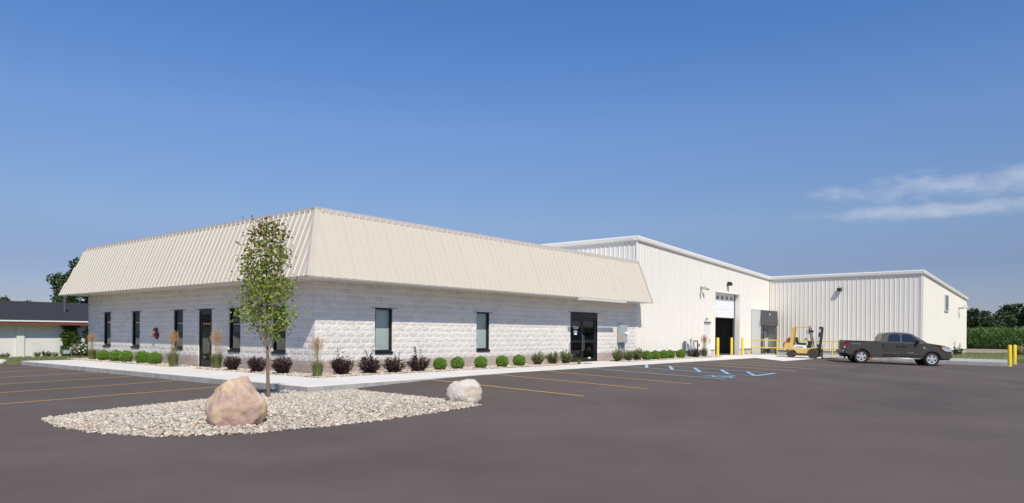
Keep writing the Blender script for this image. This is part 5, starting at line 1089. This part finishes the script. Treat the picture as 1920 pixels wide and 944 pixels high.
def wheel(cx, cy, s_, R_, parent, rw=.27):
    mb = MB(); c = (cx, cy, R_); mb.lathe([(R_*.66, -rw/2), (R_*.93, -rw/2), (R_, -rw/2+.04), (R_, rw/2-.04), (R_*.93, rw/2), (R_*.66, rw/2), (R_*.62, rw/2-.06), (R_*.62, -rw/2+.06), (R_*.66, -rw/2)], c, 'y', 32, False); w_ = build(mb, 'wheel', RUBBER, parent, local=True, smooth=True)
    f_ = s_*(rw/2 - .02); mb = MB(); mb.lathe([(R_*.665, 0), (R_*.665, s_*.02), (R_*.57, s_*.012), (R_*.56, -s_*.05)], (cx, cy+f_, R_), 'y', 32, False); build(mb, 'rim', CHROME, w_, local=True, smooth=True)
    mb = MB()
    for k_ in range(5):
        a = 2*math.pi*k_/5 + .3; d = Vector((math.cos(a), 0, math.sin(a))); p_ = Vector((-math.sin(a), 0, math.cos(a))); o_ = Vector((cx, cy+f_, R_)); mb.prism([o_ + d*.05 - p_*.05, o_ + d*R_*.63 - p_*.07, o_ + d*R_*.63 + p_*.07, o_ + d*.05 + p_*.05], Vector((0, s_*.012, 0)))
    mb.lathe([(.065, -.01), (.065, s_*.022), (.03, s_*.03)], (cx, cy+f_, R_), 'y', 16); build(mb, 'spokes', CHROME, w_, local=True, bevel=.006)
    mb = MB(); mb.lathe([(R_*.57, 0), (R_*.57, s_*.004)], (cx, cy+f_-s_*.035, R_), 'y', 24); build(mb, 'brake', DARKM, w_, local=True)
for cx in (0, WB):
    for s_ in (-1, 1): wheel(cx, s_*.855, s_, R, truck)
SILV = pm('badge_silver', (.62, .63, .68), .3, metal=.6)
def side_text(s, size, x, z, parent, mat, yoff):
    o = bpy.data.objects.new('badge_lettering', text_mesh(s, size, mat)); COL.objects.link(o); o.parent = parent; o.location = (x, -yoff, z); o.rotation_euler = (math.pi/2, 0, 0); return o
side_text('TUNDRA', .085, 2.36, .69, truck, SILV, HW+.012); side_text('TRD OFF ROAD', .075, -.58, 1.085, truck, pm('decal_blue_grey', (.42, .47, .58), .5), HW+.004); side_text('5.7L V8', .06, 3.16, .93, truck, SILV, HW+.006)
mb = MB(); mb.box(3.17, 3.25, -HW-.008, -HW-.003, 1.0, 1.035); build(mb, 'fender_badge', WPLAS, truck, local=True)

# timber skids behind the truck
for i, (px, py, rz_, lab) in enumerate(((1700, 680.5, th, 'orange timber skid seen under the pickup between its wheels'), (1652, 678.5, th+.08, 'weathered timber skid behind the rear wheel of the pickup'))):
    P = onG(px, py) + Vector((math.cos(th+math.pi/2), math.sin(th+math.pi/2), 0))*2.4; P.z = hz(P.x, P.y) + .0; sk = thing('timber_skid', lab, 'pallet', P, (0, .03, rz_), 'timber skids behind the pickup')
    for y_ in (-.5, 0, .5):
        for x_ in (-.6, 0, .6): mb = MB(); mb.box(x_-.06, x_+.06, y_-.05, y_+.05, 0, .10); build(mb, 'block_foot', WOODP, sk, local=True)
        mb = MB(); mb.box(-.7, .7, y_-.05, y_+.05, .10, .14); build(mb, 'stringer', WOODP, sk, local=True)
    for k_ in range(7): x_ = -.64 + k_*.213; mb = MB(); mb.box(x_-.055, x_+.055, -.55, .55, .142, .165); build(mb, 'board', WOODP, sk, local=True)

# ================================================================== FORKLIFT (local: x forward, origin under rear axle)
fr_, ff_ = onG(1481.5, 671.0), onG(1522.5, 674.6); fth = math.atan2(-.985, .17); FWB = 1.34; fl_ = Vector((-math.sin(fth), math.cos(fth), 0)); fd = Vector((math.cos(fth), math.sin(fth), 0))
B0 = fr_ + fl_*.46; B0.z = hz(B0.x, B0.y) + .012
fk = thing('forklift', 'worn yellow forklift with white side panel and dark mast', 'forklift', B0, (0, .03, fth))
def FB(name, mat, bevel=0., smooth=False, parent=None): 
    global mb; o = build(mb, name, mat, parent or fk, local=True, bevel=bevel, smooth=smooth); mb = MB(); return o
mb = MB()
sidep = [(-.42, .40), (-.44, .60), (-.40, .74), (-.36, .92), (-.05, .95), (.10, .80), (.20, .56), (.98, .56), (1.02, .50), (1.02, .28), (.38, .28), (.30, .42), (.20, .50), (.0, .53), (-.2, .50), (-.30, .42)]
mb.prism([(x, -.50, z) for x, z in sidep], (0, 1.0, 0)); FB('chassis', LIFTY, .03)
mb.prism([(-.44, -.46, .36), (-.46, -.46, .80), (-.40, -.46, .98), (-.15, -.46, .98), (-.10, -.46, .9), (-.30, -.46, .55), (-.32, -.46, .36)], (0, .92, 0)); FB('counterweight', GREASE, .05)
mb.prism([(.12, -.43, .80), (.22, -.43, .565), (.95, -.43, .565), (.98, -.43, .66), (.90, -.43, .80), (.5, -.43, .83)], (0, .86, 0)); hd = FB('hood', pm('hood_white', (.78, .78, .76), .4, var=.06), .03)
o = bpy.data.objects.new('hood_lettering', text_mesh('ATA', .15, pm('dark_lettering', (.05, .06, .06), .6))); COL.objects.link(o); o.parent = fk; o.location = (.30, -.4335, .63); o.rotation_euler = (math.pi/2, 0, 0)
mb.prism([(.60, -.434, .64), (.66, -.434, .63), (.72, -.434, .69), (.66, -.434, .74), (.60, -.434, .74)], (0, -.003, 0)); FB('hood_emblem', GREEN)
mb.box(.10, 1.0, -.52, -.30, .16, .30); FB('step', GREASE, .02); mb.box(.10, 1.0, .30, .52, .16, .30); FB('step', GREASE, .02)
mb.box(.30, .86, -.24, .24, .83, .96); st = FB('seat', PLAST, .05); mb.prism([(.28, -.24, .92), (.42, -.24, .94), (.34, -.24, 1.32), (.20, -.24, 1.30)], (0, .48, 0)); FB('backrest', PLAST, .05)
mb.tube([(-.16, -.34, 1.12), (-.16, -.30, 1.12), (-.16, .30, 1.12), (-.16, .34, 1.12)], [.09, .15, .15, .09], 16); FB('gas_tank', pm('grey_tank', (.32, .30, .30), .45), 0, True); mb.lathe([(.10, 0), (.10, -.02), (.04, -.03)], (-.16, -.36, 1.12), 'y', 14); FB('tank_cap', REDP)
mb.box(-.26, -.06, -.28, .28, .95, .985); FB('tank_cradle', GREASE)
for y_ in (-.46, .46): mb.prism([(-.12, y_-.035, .62), (.14, y_-.035, .62), (.20, y_-.035, 1.93), (.08, y_-.035, 1.93)], (0, .07, 0)); FB('rear_post', LIFTY, .012)
for y_ in (-.44, .44): mb.bar((1.06, y_, 1.93), (1.30, y_, .72), .06); FB('front_post', DARKM)
for y_ in (-.46, .46): mb.bar((.10, y_, 1.955), (1.10, y_, 1.955), .06, .06); FB('roof_rail', LIFTY)
for i in range(7): x_ = .16 + i*.15; mb.bar((x_, -.43, 1.955), (x_, .43, 1.955), .03, .035); FB('roof_bar', LIFTY)
mb.lathe([(.06, 0), (.06, .07), (.03, .10)], (1.08, -.2, 1.985), 'z', 14); FB('beacon', ORANGE, 0, True)
for y_ in (-.50, .50): mb.lathe([(.05, -.04), (.07, .0), (.07, .05)], (1.16, y_, 1.72), 'x', 12); FB('work_light', PLAST); mb.tube([(1.08, y_, 1.78), (.98, y_*1.1, 1.72)], .012, 6); mb.box(.93, .96, y_*1.1-.07, y_*1.1+.07, 1.56, 1.76); FB('mirror', PLAST)
mb.prism([(.98, -.40, .55), (1.16, -.40, .55), (1.12, -.40, 1.10), (1.02, -.40, 1.10)], (0, .80, 0)); FB('dashboard', PLAST, .03)
mb.tube([(1.02, 0, 1.02), (.84, 0, 1.20)], .022, 8); FB('steering_column', PLAST); mb.tube([Vector((.82, 0, 1.22)) + Vector((.12*math.cos(a)*.7, .16*math.sin(a), .12*math.cos(a)*.7)) for a in [i*math.pi/8 for i in range(17)]], .014, 6, False); FB('steering_wheel', PLAST)
for y_ in (-.50, .38): mb.prism([(.96, y_, .55), (1.02, y_, .64), (1.60, y_, .74), (1.62, y_, .69), (1.10, y_, .56), (1.02, y_, .40), (.96, y_, .40)], (0, .12, 0)); FB('fender', LIFTY, .012)
ML = .07    # the mast leans a little forward at the top
def mp_(x, z): return x - .13 + ML*z
for y_ in (-.36, .28): mb.prism([(mp_(1.62, .10), y_, .10), (mp_(1.80, .10), y_, .10), (mp_(1.80, 2.02), y_, 2.02), (mp_(1.62, 2.02), y_, 2.02)], (0, .08, 0)); FB('mast_rail', GREASE, .008)
for y_ in (-.25, .18): mb.prism([(mp_(1.72, .14), y_, .14), (mp_(1.84, .14), y_, .14), (mp_(1.84, 1.96), y_, 1.96), (mp_(1.72, 1.96), y_, 1.96)], (0, .07, 0)); FB('inner_rail', GREASE, .006)
for z_ in (1.94, 1.48, .62): mb.box(mp_(1.66, z_), mp_(1.74, z_), -.28, .28, z_, z_+.09); FB('mast_crossbar', DARKM, .008)
mb.tube([(mp_(1.76, .2), 0, .2), (mp_(1.76, 1.7), 0, 1.7)], .04, 10); FB('lift_cylinder', CHROME, 0, True)
for z_, h_, w_ in ((1.66, .22, .17), (1.10, .28, .18), (.92, .14, .19)): mb.prism([(mp_(1.63, z_), -.363, z_), (mp_(1.73, z_), -.363, z_), (mp_(1.73, z_+h_), -.363, z_+h_), (mp_(1.65, z_+h_), -.363, z_+h_)], (0, -.005, 0)); FB('mast_decal', pm('pale_decal', (.62, .65, .72), .6))
mb.box(1.76, 1.81, -.46, .46, .16, .30); mb.box(1.76, 1.81, -.46, .46, .50, .60); FB('carriage', GREASE, .006)
for y_ in (-.30, .18): mb.box(1.81, 1.85, y_, y_+.12, .03, .62); mb.prism([(1.81, y_, .03), (2.8, y_, .03), (2.8, y_, .04), (1.85, y_, .075), (1.81, y_, .075)], (0, .12, 0)); FB('fork', GREASE)
for y_ in (-.44, .40): mb.box(1.78, 1.81, y_, y_+.04, .60, .85); FB('backrest_bar', GREASE)
def lwheel(cx, cy, s_, R_, rw):
    global mb; mb = MB(); mb.lathe([(R_*.58, -rw/2), (R_*.90, -rw/2), (R_, -rw/2+.035), (R_, rw/2-.035), (R_*.90, rw/2), (R_*.58, rw/2)], (cx, cy, R_), 'y', 28, False); w_ = FB('wheel', pm('dusty_tyre', (.06, .056, .052), .9, var=.2), 0, True)
    mb.lathe([(R_*.59, 0), (R_*.57, -s_*.02), (R_*.3, -s_*.05), (R_*.22, s_*.02), (.02, s_*.025)], (cx, cy+s_*(rw/2-.015), R_), 'y', 24); FB('rim', GREASE, 0, True, w_)
for s_ in (-1, 1): lwheel(0, s_*.42, s_, .235, .17); lwheel(FWB, s_*.46, s_, .315, .20)
